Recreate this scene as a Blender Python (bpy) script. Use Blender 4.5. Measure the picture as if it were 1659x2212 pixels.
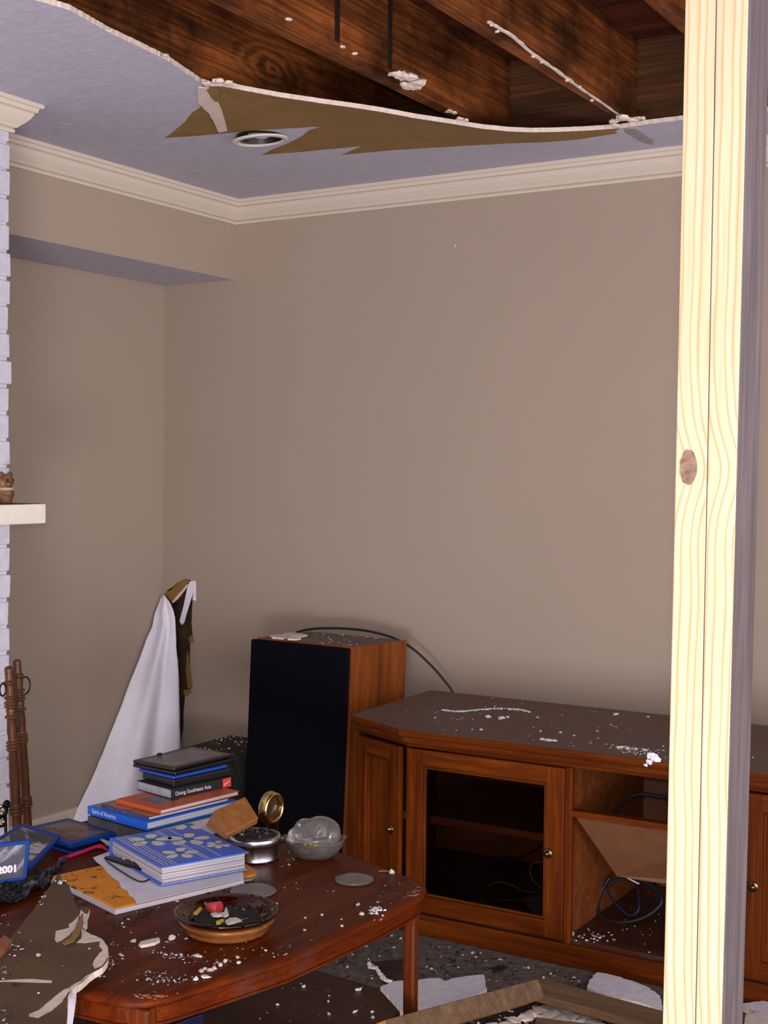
import bpy, bmesh, math, random
from math import sin, cos, pi, radians
from mathutils import Vector, Matrix, noise
from mathutils.geometry import delaunay_2d_cdt
for o in list(bpy.data.objects): bpy.data.objects.remove(o, do_unlink=True)
SC = bpy.context.scene; COL = SC.collection
RND = random.Random(7)

# ------------------------------------------------------------------ camera
CAM = Vector((3.1096, -4.0518, 1.3191)); YAW, PIT, ROLL, F = -0.5437, -0.0312, 0.0083, 2908.14
FW = Vector((sin(YAW)*cos(PIT), cos(YAW)*cos(PIT), sin(PIT)))
_r = Vector((cos(YAW), -sin(YAW), 0)); _u = _r.cross(FW)
RT = _r*cos(ROLL) + _u*sin(ROLL); UP = -_r*sin(ROLL) + _u*cos(ROLL)
cd = bpy.data.cameras.new('camera'); cam = bpy.data.objects.new('camera', cd); COL.objects.link(cam)
cd.sensor_fit = 'HORIZONTAL'; cd.sensor_width = 36.0; cd.lens = F*36.0/1659.0; cd.clip_start = .05
m = Matrix.Identity(4)
for i, a in enumerate((RT, UP, -FW)):
    for j in range(3): m[j][i] = a[j]
m.translation = CAM; cam.matrix_world = m
SC.camera = cam
# ------------------------------------------------------------------ light + exposure
W = bpy.data.worlds.new('world'); SC.world = W; W.use_nodes = True
_w = W.node_tree; bg = _w.nodes['Background']
# fill glow added to the world, behind the camera to the right; elsewhere dim
_tc = _w.nodes.new('ShaderNodeTexCoord'); _dt = _w.nodes.new('ShaderNodeVectorMath'); _dt.operation = 'DOT_PRODUCT'
_dt.inputs[1].default_value = Vector((.86, -.46, -.10)).normalized(); _mr = _w.nodes.new('ShaderNodeMapRange'); _mr.interpolation_type = 'SMOOTHSTEP'
_w.links.new(_tc.outputs['Generated'], _dt.inputs[0]); _w.links.new(_dt.outputs['Value'], _mr.inputs['Value'])
_mr.inputs['From Min'].default_value = .35; _mr.inputs['From Max'].default_value = .95; _mr.inputs['To Min'].default_value = .10; _mr.inputs['To Max'].default_value = 2.0
_w.links.new(_mr.outputs['Result'], bg.inputs[1]); bg.inputs[0].default_value = (.97, .93, 1.0, 1)
def lamp(name, kind, loc, energy, color, size=.05, target=None, sizey=None):
    l = bpy.data.lights.new(name, kind); l.energy = energy; l.color = color
    o = bpy.data.objects.new(name, l); COL.objects.link(o); o.location = loc
    if kind == 'AREA':
        l.size = size
        if sizey: l.shape = 'RECTANGLE'; l.size_y = sizey
    elif kind in ('POINT', 'SPOT'): l.shadow_soft_size = size
    if target is not None:
        o.rotation_euler = (Vector(target)-Vector(loc)).to_track_quat('-Z', 'Y').to_euler()
    return o
flash = lamp('camera_flash', 'POINT', CAM + UP*.06 - RT*.005 - FW*.02, 50, (1, .95, .88), .018)
lamp('ceiling_fill', 'AREA', (3.0, -4.7, .30), 62, (1, .93, 1), .7, (1.2, -.8, 2.3), .7)  # added fill aimed up at ceiling and soffit; no such lamp is known there
SC.view_settings.view_transform = 'Standard'; SC.view_settings.look = 'None'
SC.view_settings.gamma = 1; SC.view_settings.use_curve_mapping = False
SC.view_settings.exposure = 0.52

# ------------------------------------------------------------------ helpers
def ray(u, v): return FW + RT*((u-829.5)/F) - UP*((v-1106)/F)
def Pz(u, v, z): d = ray(u, v); return CAM + d*((z-CAM.z)/d.z)
def Py(u, v, y): d = ray(u, v); return CAM + d*((y-CAM.y)/d.y)
def Px(u, v, x): d = ray(u, v); return CAM + d*((x-CAM.x)/d.x)
def Pd(u, v, t): return CAM + ray(u, v)*t

def mat(name, col, rough=.6, metal=0, trans=0, spec=None, ior=1.45):
    M = bpy.data.materials.new(name); M.use_nodes = True
    b = M.node_tree.nodes['Principled BSDF']
    b.inputs['Base Color'].default_value = (*col, 1); b.inputs['Roughness'].default_value = rough
    b.inputs['Metallic'].default_value = metal; b.inputs['Transmission Weight'].default_value = trans
    b.inputs['IOR'].default_value = ior
    if spec is not None: b.inputs['Specular IOR Level'].default_value = spec
    return M
def nodes(M): return M.node_tree.nodes, M.node_tree.links, M.node_tree.nodes['Principled BSDF']
def tex(M, scale=(1, 1, 1), coord='Object', rot=(0, 0, 0)):
    n, l, b = nodes(M)
    t = n.new('ShaderNodeTexCoord'); mp = n.new('ShaderNodeMapping'); mp.inputs['Scale'].default_value = scale
    mp.inputs['Rotation'].default_value = rot
    l.new(t.outputs[coord], mp.inputs[0]); return mp.outputs[0]
def noi(M, vec, scale, detail=4, rough=.6, dist=0):
    n, l, b = nodes(M); x = n.new('ShaderNodeTexNoise'); x.inputs['Scale'].default_value = scale
    x.inputs['Detail'].default_value = detail; x.inputs['Roughness'].default_value = rough; x.inputs['Distortion'].default_value = dist
    l.new(vec, x.inputs['Vector']); return x.outputs['Fac']
def ramp(M, fac, stops):
    n, l, b = nodes(M); r = n.new('ShaderNodeValToRGB'); e = r.color_ramp.elements
    e[0].position, e[0].color = stops[0][0], (*stops[0][1], 1); e[1].position, e[1].color = stops[-1][0], (*stops[-1][1], 1)
    for p, c in stops[1:-1]:
        k = e.new(p); k.color = (*c, 1)
    l.new(fac, r.inputs[0]); return r.outputs[0]
def mix(M, fac, a, b_, mode='MIX'):
    n, l, b = nodes(M); x = n.new('ShaderNodeMix'); x.data_type = 'RGBA'; x.blend_type = mode
    if hasattr(fac, 'is_linked') or not isinstance(fac, (int, float)): l.new(fac, x.inputs[0])
    else: x.inputs[0].default_value = fac
    for s, i in ((a, 6), (b_, 7)):
        if isinstance(s, tuple): x.inputs[i].default_value = (*s, 1)
        else: l.new(s, x.inputs[i])
    return x.outputs[2]
def bump(M, h, strength=.3, dist=.01):
    n, l, b = nodes(M); x = n.new('ShaderNodeBump'); x.inputs['Strength'].default_value = strength; x.inputs['Distance'].default_value = dist
    l.new(h, x.inputs['Height']); l.new(x.outputs[0], b.inputs['Normal'])
def setc(M, c): n, l, b = nodes(M); l.new(c, b.inputs['Base Color'])
def setr(M, c): n, l, b = nodes(M); l.new(c, b.inputs['Roughness'])
BW = lambda a: (a, a, a)
def noisy(name, c1, c2, scale=8, rough=.7, bs=0, bscale=None, spec=None, metal=0):
    M = mat(name, c1, rough, spec=spec, metal=metal); v = tex(M)
    f = noi(M, v, scale, 6); setc(M, ramp(M, f, [(.35, c1), (.65, c2)]))
    if bs: bump(M, noi(M, v, bscale or scale*4, 6), bs, .004)
    return M
def wood(name, dark, light, axis='Z', scale=1.0, rough=.45, fine=.5, spec=.4, coarse=None, dust=None, dustcol=(.16, .13, .14), dlo=.48, dhi=.7):
    s = {'X': (1.1, 16, 16), 'Y': (16, 1.1, 16), 'Z': (16, 16, 1.1)}[axis]
    M = mat(name, light, rough, spec=spec)
    v = tex(M, tuple(q*scale for q in s))
    f = noi(M, v, 1.6, 6, .65, .6)
    c = ramp(M, f, [(.30, dark), (.5, tuple((a+b)/2 for a, b in zip(dark, light))), (.68, light)])
    v2 = tex(M, tuple(q*scale*(7 if q > 5 else 2.2) for q in s)); f2 = noi(M, v2, 1.5, 3, .7)
    c2 = mix(M, ramp(M, f2, [(.42, BW(fine)), (.55, BW(0))]), c, dark)
    rr = None
    if dust:
        v3 = tex(M); d = noi(M, v3, dust, 7, .7); dm = ramp(M, d, [(dlo, BW(0)), (dhi, BW(.85))])
        c2 = mix(M, dm, c2, dustcol); setr(M, ramp(M, d, [(dlo, BW(rough)), (dhi, BW(.85))]))
    setc(M, c2); bump(M, f2, .12, .002)
    return M

def build_mesh(name, bm, mats, smooth=False):
    me = bpy.data.meshes.new(name); bm.normal_update(); bm.to_mesh(me); bm.free()
    for x in (mats if isinstance(mats, (list, tuple)) else [mats]): me.materials.append(x)
    if smooth:
        for p in me.polygons: p.use_smooth = True
    return me
def obj(name, bm, mats, parent=None, smooth=False, bevel=0, seg=2, matrix=None, subsurf=0):
    """link a bmesh (world coordinates, or local with matrix) as one object with its origin at its own base"""
    if matrix is None:
        vs = bm.verts
        cx = (min(v.co.x for v in vs)+max(v.co.x for v in vs))/2; cy = (min(v.co.y for v in vs)+max(v.co.y for v in vs))/2
        cz = min(v.co.z for v in vs); matrix = Matrix.Translation((cx, cy, cz))
        bmesh.ops.translate(bm, verts=bm.verts, vec=(-cx, -cy, -cz))
    me = build_mesh(name, bm, mats, smooth)
    o = bpy.data.objects.new(name, me); COL.objects.link(o)
    if parent is not None:
        o.parent = parent; o.matrix_parent_inverse = PM[parent.name].inverted()
    o.matrix_basis = matrix; PM[o.name] = matrix.copy()
    if bevel:
        b = o.modifiers.new('bevel', 'BEVEL'); b.width = bevel; b.segments = seg; b.limit_method = 'ANGLE'; b.angle_limit = radians(40)
    if subsurf:
        b = o.modifiers.new('sub', 'SUBSURF'); b.levels = subsurf; b.render_levels = subsurf
    return o
PM = {}
def tag(o, label=None, cat=None, group=None, kind=None):
    if label: o['label'] = label
    if cat: o['category'] = cat
    if group: o['group'] = group
    if kind: o['kind'] = kind
    return o
def thing(name, label, cat, loc, group=None):
    o = bpy.data.objects.new(name, None); COL.objects.link(o); o.empty_display_size = .05
    o.location = loc; PM[o.name] = Matrix.Translation(loc); tag(o, label, cat, group); return o
def struct(name, bm, mats, **k): return tag(obj(name, bm, mats, **k), kind='structure')

def box(bm, x0, x1, y0, y1, z0, z1, mi=0):
    return hexa(bm, [(x0, y0, z0), (x1, y0, z0), (x1, y1, z0), (x0, y1, z0), (x0, y0, z1), (x1, y0, z1), (x1, y1, z1), (x0, y1, z1)], mi)
def hexa(bm, pts, mi=0):
    v = [bm.verts.new(p) for p in pts]; fs = []
    for f in ((3, 2, 1, 0), (4, 5, 6, 7), (0, 1, 5, 4), (1, 2, 6, 5), (2, 3, 7, 6), (3, 0, 4, 7)):
        q = bm.faces.new([v[i] for i in f]); q.material_index = mi; fs.append(q)
    return fs
def prism(bm, pts, off, mi=0, mi_side=None):
    """closed outline (3D points) extruded by vector off"""
    off = Vector(off); a = [bm.verts.new(p) for p in pts]; b = [bm.verts.new(Vector(p)+off) for p in pts]
    f = bm.faces.new(a); f.material_index = mi; g = bm.faces.new(list(reversed(b))); g.material_index = mi
    for i in range(len(a)):
        j = (i+1) % len(a); q = bm.faces.new((a[j], a[i], b[i], b[j])); q.material_index = mi if mi_side is None else mi_side
def poly(bm, pts2, z0, z1, mi=0, ms=None): prism(bm, [(p[0], p[1], z1) for p in pts2], (0, 0, z0-z1), mi, ms)
def tube(bm, pts, r, n=8, mi=0, closed=False):
    pts = [Vector(p) for p in pts]; rings = []; N = len(pts); up = Vector((0, 0, 1)); prev = None
    for i, p in enumerate(pts):
        if closed: t = pts[(i+1) % N]-pts[i-1]
        else: t = pts[min(i+1, N-1)]-pts[max(i-1, 0)]
        t.normalize()
        if prev is None: s = t.cross(up); s = s if s.length > .05 else t.cross(Vector((1, 0, 0)))
        else: s = prev - t*prev.dot(t)
        s.normalize(); prev = s; w = t.cross(s); rr = r[i] if isinstance(r, (list, tuple)) else r
        rings.append([bm.verts.new(p + s*(cos(2*pi*k/n)*rr) + w*(sin(2*pi*k/n)*rr)) for k in range(n)])
    for i in range(N if closed else N-1):
        a, b = rings[i], rings[(i+1) % N]
        for k in range(n):
            f = bm.faces.new((a[k], a[(k+1) % n], b[(k+1) % n], b[k])); f.material_index = mi; f.smooth = True
    if not closed:
        bm.faces.new(list(reversed(rings[0]))).material_index = mi; bm.faces.new(rings[-1]).material_index = mi
def lathe(bm, prof, c, n=40, mi=0, M=None, cap=True, sx=1, sy=1):
    """prof: (r, z) list bottom -> top"""
    rings = []; c = Vector(c)
    for r, z in prof:
        ring = []
        for k in range(n):
            p = Vector((cos(2*pi*k/n)*r*sx, sin(2*pi*k/n)*r*sy, z))
            if M is not None: p = M @ p
            ring.append(bm.verts.new(c+p))
        rings.append(ring)
    for a, b in zip(rings, rings[1:]):
        for k in range(n):
            f = bm.faces.new((a[k], a[(k+1) % n], b[(k+1) % n], b[k])); f.material_index = mi; f.smooth = True
    if cap:
        bm.faces.new(list(reversed(rings[0]))).material_index = mi; bm.faces.new(rings[-1]).material_index = mi
def smooth_path(pts, n=8):
    P = [Vector(p) for p in pts]; out = []
    for i in range(len(P)-1):
        p0, p1, p2, p3 = P[max(i-1, 0)], P[i], P[i+1], P[min(i+2, len(P)-1)]
        for k in range(n):
            t = k/n
            out.append(.5*((2*p1)+(-p0+p2)*t+(2*p0-5*p1+4*p2-p3)*t*t+(-p0+3*p1-3*p2+p3)*t**3))
    out.append(P[-1]); return out
def inside(p, pg):
    x, y = p[0], p[1]; r = False; j = len(pg)-1
    for i in range(len(pg)):
        xi, yi, xj, yj = pg[i][0], pg[i][1], pg[j][0], pg[j][1]
        if (yi > y) != (yj > y) and x < (xj-xi)*(y-yi)/(yj-yi)+xi: r = not r
        j = i
    return r
def jag(pts, amp, step, rnd=RND, closed=False):
    out = []; N = len(pts)
    for i in range(N if closed else N-1):
        a, b = Vector(pts[i][:2]), Vector(pts[(i+1) % N][:2]); L = (b-a).length; k = max(1, int(L/step))
        nrm = Vector((-(b-a).y, (b-a).x))/max(L, 1e-6)
        for q in range(k):
            out.append(a+(b-a)*(q/k)+nrm*(rnd.uniform(-amp, amp) if q else 0))
    if not closed: out.append(Vector(pts[-1][:2]))
    return out
def blob(bm, c, rx, ry, rz, rnd=RND, mi=0, sub=1, rot=None, rough=.35):
    """one irregular chip"""
    M = Matrix.Rotation(rnd.uniform(0, 6.28) if rot is None else rot, 4, 'Z')
    r = bmesh.ops.create_icosphere(bm, subdivisions=sub, radius=1)
    for v in r['verts']:
        k = 1+rnd.uniform(-rough, rough); v.co = M @ Vector((v.co.x*rx*k, v.co.y*ry*k, max(v.co.z, -.6)*rz*k)); v.co += Vector(c)+Vector((0, 0, rz*.6))
    for f in {f for v in r['verts'] for f in v.link_faces}: f.material_index = mi
def tet(bm, c, s, rnd, mi=0):
    a = rnd.uniform(0, 6.28); vs = []
    for k in range(4):
        t = a+k*1.57+rnd.uniform(-.5, .5); q = s*rnd.uniform(.5, 1.1); vs.append(bm.verts.new((c[0]+cos(t)*q, c[1]+sin(t)*q, c[2]+.0003)))
    top = bm.verts.new((c[0]+rnd.uniform(-.3, .3)*s, c[1]+rnd.uniform(-.3, .3)*s, c[2]+s*rnd.uniform(.3, .8)))
    for k in range(4): bm.faces.new((vs[k], vs[(k+1) % 4], top)).material_index = mi
def scatter(name, label, pg, z, n, s0, s1, mats, seed, cat='debris', wts=None, clump=0, parent=None):
    rnd = random.Random(seed); bm = bmesh.new(); xs = [p[0] for p in pg]; ys = [p[1] for p in pg]; k = 0; tries = 0
    while k < n and tries < n*40:
        tries += 1
        p = (rnd.uniform(min(xs), max(xs)), rnd.uniform(min(ys), max(ys)))
        if not inside(p, pg): continue
        if clump and noise.noise(Vector((p[0]*clump, p[1]*clump, seed))) < rnd.uniform(-.3, .5): continue
        s = s0+(s1-s0)*rnd.random()**3; tet(bm, (p[0], p[1], z(p) if callable(z) else z), s, rnd, rnd.choices(range(len(mats)), wts)[0]); k += 1
    o = obj(name, bm, mats, parent=parent)
    tag(o, label if parent is None else None, cat if parent is None else None, kind='stuff'); return o
def frame_m(o, x, y):
    """matrix with origin o, x axis x, z axis = x cross y"""
    x = Vector(x).normalized(); y = Vector(y); z = x.cross(y).normalized(); y = z.cross(x)
    M = Matrix.Identity(4)
    for i, a in enumerate((x, y, z)):
        for j in range(3): M[j][i] = a[j]
    M.translation = Vector(o); return M
def text(name, body, size, M, mt, parent, sx=1.0, shear=0, depth=.0002, bold=0):
    c = bpy.data.curves.new(name, 'FONT'); c.body = body; c.size = size; c.extrude = depth; c.shear = shear; c.offset = bold
    t = bpy.data.objects.new('tmp', c); COL.objects.link(t); bpy.context.view_layer.update()
    me = bpy.data.meshes.new_from_object(t.evaluated_get(bpy.context.evaluated_depsgraph_get()))
    bpy.data.objects.remove(t); bm = bmesh.new(); bm.from_mesh(me)
    for v in bm.verts: v.co.x *= sx
    bpy.data.meshes.remove(me)
    return obj(name, bm, mt, parent=parent, matrix=M)

# ------------------------------------------------------------------ materials
H = 2.312
m_wall = mat('taupe_paint', (.37, .285, .222), .75, spec=.15)
_v = tex(m_wall); setc(m_wall, ramp(m_wall, noi(m_wall, _v, 1.2, 4), [(.3, (.36, .28, .218)), (.7, (.378, .294, .23))])); bump(m_wall, noi(m_wall, _v, 160, 3), .12, .002)
m_ceil = mat('textured_white_paint', (.62, .59, .66), .8, spec=.1)
_v = tex(m_ceil, (1, 1, 1)); _f = noi(m_ceil, tex(m_ceil, (26, 60, 40), rot=(0, 0, .5)), 1.0, 6, .7, .8)
setc(m_ceil, ramp(m_ceil, _f, [(.3, (.43, .405, .47)), (.7, (.54, .51, .59))])); bump(m_ceil, _f, .7, .004)
m_brown = noisy('brown_board_paper', (.215, .118, .032), (.25, .143, .04), 14, .85, .15)
m_brown2 = noisy('dusty_brown_board_paper', (.078, .040, .018), (.115, .060, .028), 9, .85, .15)
m_gyp = noisy('torn_gypsum', (.62, .50, .42), (.75, .62, .53), 60, .9, .5, 120)
m_crown = mat('cream_gloss_paint', (.62, .53, .435), .4)
m_base = mat('cream_base_paint', (.58, .50, .38), .45)
m_brick = noisy('white_painted_brick', (.49, .465, .525), (.56, .53, .59), 30, .6, .6, 60)
m_mantel = noisy('cream_mantel_paint', (.64, .60, .50), (.72, .67, .57), 20, .6, .2)
m_mtop = noisy('sooty_mantel_top', (.07, .04, .03), (.16, .11, .08), 20, .8)
m_joist = wood('old_joist_wood', (.045, .012, .003), (.43, .120, .025), 'Y', .8, .7, .6, .2)
_n, _l, _b = nodes(m_joist)
m_joistr = wood('old_rim_wood', (.03, .012, .005), (.12, .045, .016), 'X', .8, .7, .6, .2)
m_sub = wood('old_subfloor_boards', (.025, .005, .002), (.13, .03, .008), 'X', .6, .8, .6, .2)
m_pine = wood('fresh_pine', (.56, .29, .12), (.86, .66, .42), 'Z', 1.5, .6, .45, .3)
def pine_bands(M):
    n, l, b = nodes(M); v = tex(M, (1, 1, .075)); w = n.new('ShaderNodeTexWave'); w.wave_type = 'BANDS'; w.bands_direction = 'X'; w.inputs['Scale'].default_value = 14; w.inputs['Distortion'].default_value = 4.5
    w.inputs['Detail'].default_value = 2; w.inputs['Detail Scale'].default_value = .55; w.inputs['Detail Roughness'].default_value = .45; 
    sp = n.new('ShaderNodeSeparateXYZ'); tc = n.new('ShaderNodeTexCoord'); l.new(tc.outputs['Object'], sp.inputs[0])
    def mth(op, a, b_=None):
        q = n.new('ShaderNodeMath'); q.operation = op
        for i_, s_ in enumerate((a, b_)):
            if s_ is None: continue
            if isinstance(s_, (int, float)): q.inputs[i_].default_value = s_
            else: l.new(s_, q.inputs[i_])
        return q.outputs[0]
    d_ = mth('DIVIDE', mth('SUBTRACT', sp.outputs[2], 1.322), .045); g_ = mth('MULTIPLY', mth('EXPONENT', mth('MULTIPLY', mth('MULTIPLY', d_, d_), -1.0)), -.016)
    wob = mth('MULTIPLY', mth('SUBTRACT', noi(M, tex(M, (3, 3, 1.6)), 1.5, 2), .5), .03)
    cb = n.new('ShaderNodeCombineXYZ'); l.new(mth('ADD', mth('ADD', sp.outputs[0], g_), wob), cb.inputs[0]); l.new(mth('MULTIPLY', sp.outputs[2], .075), cb.inputs[2]); l.new(cb.outputs[0], w.inputs[0])
    c = ramp(M, w.outputs['Fac'], [(.0, (.56, .43, .29)), (.40, (.55, .42, .275)), (.62, (.46, .28, .13)), (.80, (.54, .40, .25)), (1.0, (.57, .455, .33))])
    f = noi(M, tex(M, (60, 60, 2)), 2, 3); setc(M, mix(M, 1.0, c, ramp(M, f, [(.35, (.90, .86, .80)), (.65, BW(1))]), 'MULTIPLY'))
pine_bands(m_pine)
m_grayside = wood('weathered_pine_side', (.09, .065, .062), (.21, .17, .175), 'Z', 1.2, .8, .3, .2)
m_knot = noisy('pine_knot', (.09, .05, .035), (.26, .15, .10), 90, .7)
m_oak = wood('honey_oak', (.065, .011, .001), (.19, .040, .003), 'Z', 1.6, .45, .55, .12)
m_oakx = wood('honey_oak_rail', (.065, .011, .001), (.19, .040, .003), 'X', 1.6, .45, .55, .12)
m_oakin = wood('cabinet_inside_oak', (.12, .030, .008), (.27, .078, .018), 'X', 1.2, .5, .4, .2)
m_hardb = noisy('plain_brown_hardboard', (.20, .08, .036), (.23, .095, .045), 20, .6)
m_cabtop = wood('dusty_cabinet_top', (.09, .04, .022), (.135, .066, .038), 'X', 1.2, .5, .5, .3, dust=3.5, dustcol=(.15, .115, .105), dlo=.3, dhi=.75)
m_table = wood('polished_table_wood', (.045, .006, .001), (.155, .024, .002), 'Y', 1.2, .38, .45, .12, dust=5, dustcol=(.07, .035, .028), dlo=.52, dhi=.8)
m_tablez = wood('table_leg_wood', (.05, .008, .002), (.17, .036, .006), 'Z', 1.4, .3, .4, .3)
m_shelfw = wood('dusty_table_shelf', (.03, .008, .004), (.085, .026, .012), 'X', 1, .4, .5, .4, dust=6, dustcol=(.08, .06, .06), dlo=.5, dhi=.8)
m_spkwood = wood('speaker_veneer', (.11, .025, .004), (.30, .08, .014), 'Z', 1.0, .45, .4, .2)
m_spktop = wood('dusty_speaker_top', (.09, .05, .035), (.17, .12, .095), 'X', 1, .6, .4, .3, dust=5, dustcol=(.2, .16, .15), dlo=.3, dhi=.8)
m_grille = noisy('black_grille_cloth', (.0035, .0035, .006), (.006, .006, .010), 200, .95, .3, 600, spec=.05)
m_black = mat('black_plastic', (.008, .008, .010), .4)
m_blackm = mat('matte_black', (.010, .009, .010), .8)
m_cable = mat('black_cable', (.010, .011, .016), .45)
m_beige = mat('beige_cable', (.22, .16, .07), .5)
m_brass = mat('brass', (.72, .50, .22), .22, 1)
m_dbrass = mat('dark_brass', (.22, .13, .06), .28, 1)
m_steel = mat('tin_steel', (.55, .53, .54), .25, 1)
m_soot = noisy('soot_and_char', (.006, .006, .007), (.03, .026, .022), 60, .8, .8, 90)
m_carpet = noisy('gray_carpet', (.08, .06, .052), (.18, .14, .125), 45, .95, 1.0, 220)
m_white = mat('white_paper', (.62, .57, .62), .8)
m_wpaper = noisy('white_board_paper', (.82, .77, .85), (.86, .81, .89), 30, .85, .1)
m_chip = noisy('plaster_chip', (.62, .52, .46), (.78, .68, .62), 80, .9, .4)
m_chipw = mat('white_crumb', (.70, .66, .68), .9)
m_dark = mat('char_crumb', (.012, .011, .012), .7)
m_tan = mat('tan_crumb', (.30, .22, .15), .9)
m_pages = mat('page_edges', (.62, .57, .60), .8)
_v = tex(m_pages, (1, 1, 900)); setc(m_pages, ramp(m_pages, noi(m_pages, _v, 1, 2), [(.4, (.34, .30, .32)), (.6, (.62, .57, .60))]))
m_blue = mat('royal_blue_cover', (.008, .11, .60), .4)
m_navy = mat('navy_cover', (.030, .045, .17), .4)
m_orange = noisy('orange_red_cover', (.50, .075, .018), (.42, .11, .04), 12, .4)
m_grayb = noisy('gray_spine', (.05, .045, .05), (.09, .08, .085), 30, .6)
m_album = mat('album_blue', (.075, .15, .60), .45)
m_petal = mat('petal_cream', (.66, .62, .52), .5)
m_teal = mat('flower_centre_teal', (.03, .13, .26), .5)
m_green = mat('flower_centre_green', (.24, .27, .10), .5)
m_env = noisy('orange_mailer_paper', (.62, .19, .003), (.72, .24, .005), 20, .6, .3, 30)
m_case = mat('blue_disc_case', (.004, .032, .20), .3, spec=.25)
m_caseblack = mat('black_disc_case', (.008, .007, .007), .25)
def art(name, cs, scale, seed=0.0):
    M = mat(name, cs[0], .25); v = tex(M, (1, 1, 1), rot=(seed, seed*2, seed)); f = noi(M, v, scale, 4, .6, 1.2)
    k = len(cs)-1; setc(M, ramp(M, f, [(.3+.4*i/k, c) for i, c in enumerate(cs)])); return M
m_art1 = art('case_art_dark', [(.03, .015, .012), (.20, .045, .03), (.06, .12, .22), (.20, .13, .03), (.02, .015, .01)], 9)
m_art2 = art('case_art_gray', [(.012, .014, .022), (.02, .025, .035), (.04, .04, .055), (.42, .40, .44), (.02, .02, .03)], 9, 1)
m_art3 = art('case_art_brown', [(.02, .014, .012), (.06, .03, .018), (.14, .11, .10), (.03, .02, .018)], 11, 2)
m_pink = mat('pink_plastic', (.55, .02, .10), .35)
m_red = mat('red_plastic', (.45, .04, .05), .5)
m_logo = mat('logo_orange_red', (.62, .05, .02), .5)
m_block = wood('block_wood', (.19, .065, .015), (.33, .13, .035), 'X', 2.0, .45, .35, .4)
m_maple = wood('turned_tool_wood', (.035, .010, .003), (.12, .036, .010), 'Z', 1.5, .35, .3, .4)
m_amber = mat('amber_glass', (.42, .05, .004), .04, 0, 1, ior=1.5)
m_glass = mat('cloudy_glass', (.52, .48, .47), .16, 0, .86, ior=1.4)
m_clear = mat('clear_glass', (.93, .9, .88), .05, 0, 1, ior=1.45)
m_dglass = mat('dusty_clear_plastic', (.45, .40, .40), .3, 0, .75, ior=1.3)
m_yellow = mat('yellow_wax', (.62, .42, .04), .4)
m_tint = bpy.data.materials.new('smoked_door_glass'); m_tint.use_nodes = True
_t = m_tint.node_tree; _t.nodes.clear(); _o = _t.nodes.new('ShaderNodeOutputMaterial'); _m = _t.nodes.new('ShaderNodeMixShader')
_a = _t.nodes.new('ShaderNodeBsdfTransparent'); _a.inputs[0].default_value = (.62, .54, .50, 1); _g = _t.nodes.new('ShaderNodeBsdfGlossy'); _g.inputs['Roughness'].default_value = .03
_g.inputs[0].default_value = (.5, .5, .5, 1); _fr = _t.nodes.new('ShaderNodeFresnel'); _fr.inputs[0].default_value = 1.3
_t.links.new(_fr.outputs[0], _m.inputs[0]); _t.links.new(_a.outputs[0], _m.inputs[1]); _t.links.new(_g.outputs[0], _m.inputs[2]); _t.links.new(_m.outputs[0], _o.inputs[0])
m_fig = noisy('carved_brown_wood', (.07, .025, .01), (.24, .11, .045), 60, .6, .5, 90)
m_figl = mat('figurine_light_paint', (.35, .26, .17), .6)
m_iron = mat('wrought_iron', (.012, .011, .012), .35, .6)
m_lampw = mat('lamp_lens', (.62, .60, .68), .35)
m_ring = mat('lamp_trim_ivory', (.62, .56, .50), .4)
m_baffle = mat('lamp_black_baffle', (.008, .008, .008), .4)
m_lumber = wood('rough_lumber_top', (.10, .055, .03), (.24, .15, .085), 'X', 1.2, .75, .5, .2)
m_lumber2 = wood('rough_lumber_edge', (.22, .085, .02), (.46, .21, .06), 'X', 1.0, .6, .4, .3)

# ------------------------------------------------------------------ setting: floor, walls, ceiling
bm = bmesh.new(); box(bm, -.5, 4.2, -4.8, .3, -.05, 0); struct('floor', bm, m_carpet)

XW = -.3465; ZS = 2.027
def cdt_faces(outlines, steiner, keep):
    vs = []; ed = []
    for o in outlines:
        s = len(vs); vs += [Vector(p[:2]) for p in o[0]]
        n = len(o[0]); ed += [(s+i, s+i+1) for i in range(n-1)]
        if o[1]: ed.append((s+n-1, s))
    vs += [Vector(p) for p in steiner]
    r = delaunay_2d_cdt(vs, ed, [], 0, 1e-5)
    fs = [f for f in r[2] if keep(sum((r[0][i] for i in f), Vector((0, 0)))/len(f))]
    return r[0], fs
# back wall with the torn hole at the corner
hole_px = [(356, 1286), (362, 1274), (375, 1266), (388, 1256), (403, 1251), (412, 1254), (415, 1262), (416, 1300), (414, 1340), (416, 1382), (411, 1392), (410, 1420), (411, 1440), (415, 1486),
           (408, 1490), (400, 1500), (397, 1540), (396, 1575), (391, 1600), (384, 1620), (372, 1600), (364, 1500), (358, 1400), (355, 1330)]
hole = [Py(u, v, 0) for u, v in hole_px]; hole = jag([(p.x, p.z) for p in hole], .0012, .012, closed=True)
hole = [Vector((max(h.x, XW+.002), h.y)) for h in hole]
outer = [(XW, 0), (3.9, 0), (3.9, H), (XW, H)]
V, Fc = cdt_faces([(outer, True), (hole, True)], [], lambda c: inside(c, outer) and not inside(c, hole))
bm = bmesh.new(); bv = [bm.verts.new((p.x, 0, p.y)) for p in V]
for f in Fc: bm.faces.new([bv[i] for i in f])
for i in range(len(hole)):
    a, b = hole[i], hole[(i+1) % len(hole)]
    q = bm.faces.new([bm.verts.new((a.x, 0, a.y)), bm.verts.new((a.x, .012, a.y)), bm.verts.new((b.x, .012, b.y)), bm.verts.new((b.x, 0, b.y))]); q.material_index = 1
xs = [h.x for h in hole]; zs = [h.y for h in hole]
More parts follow.
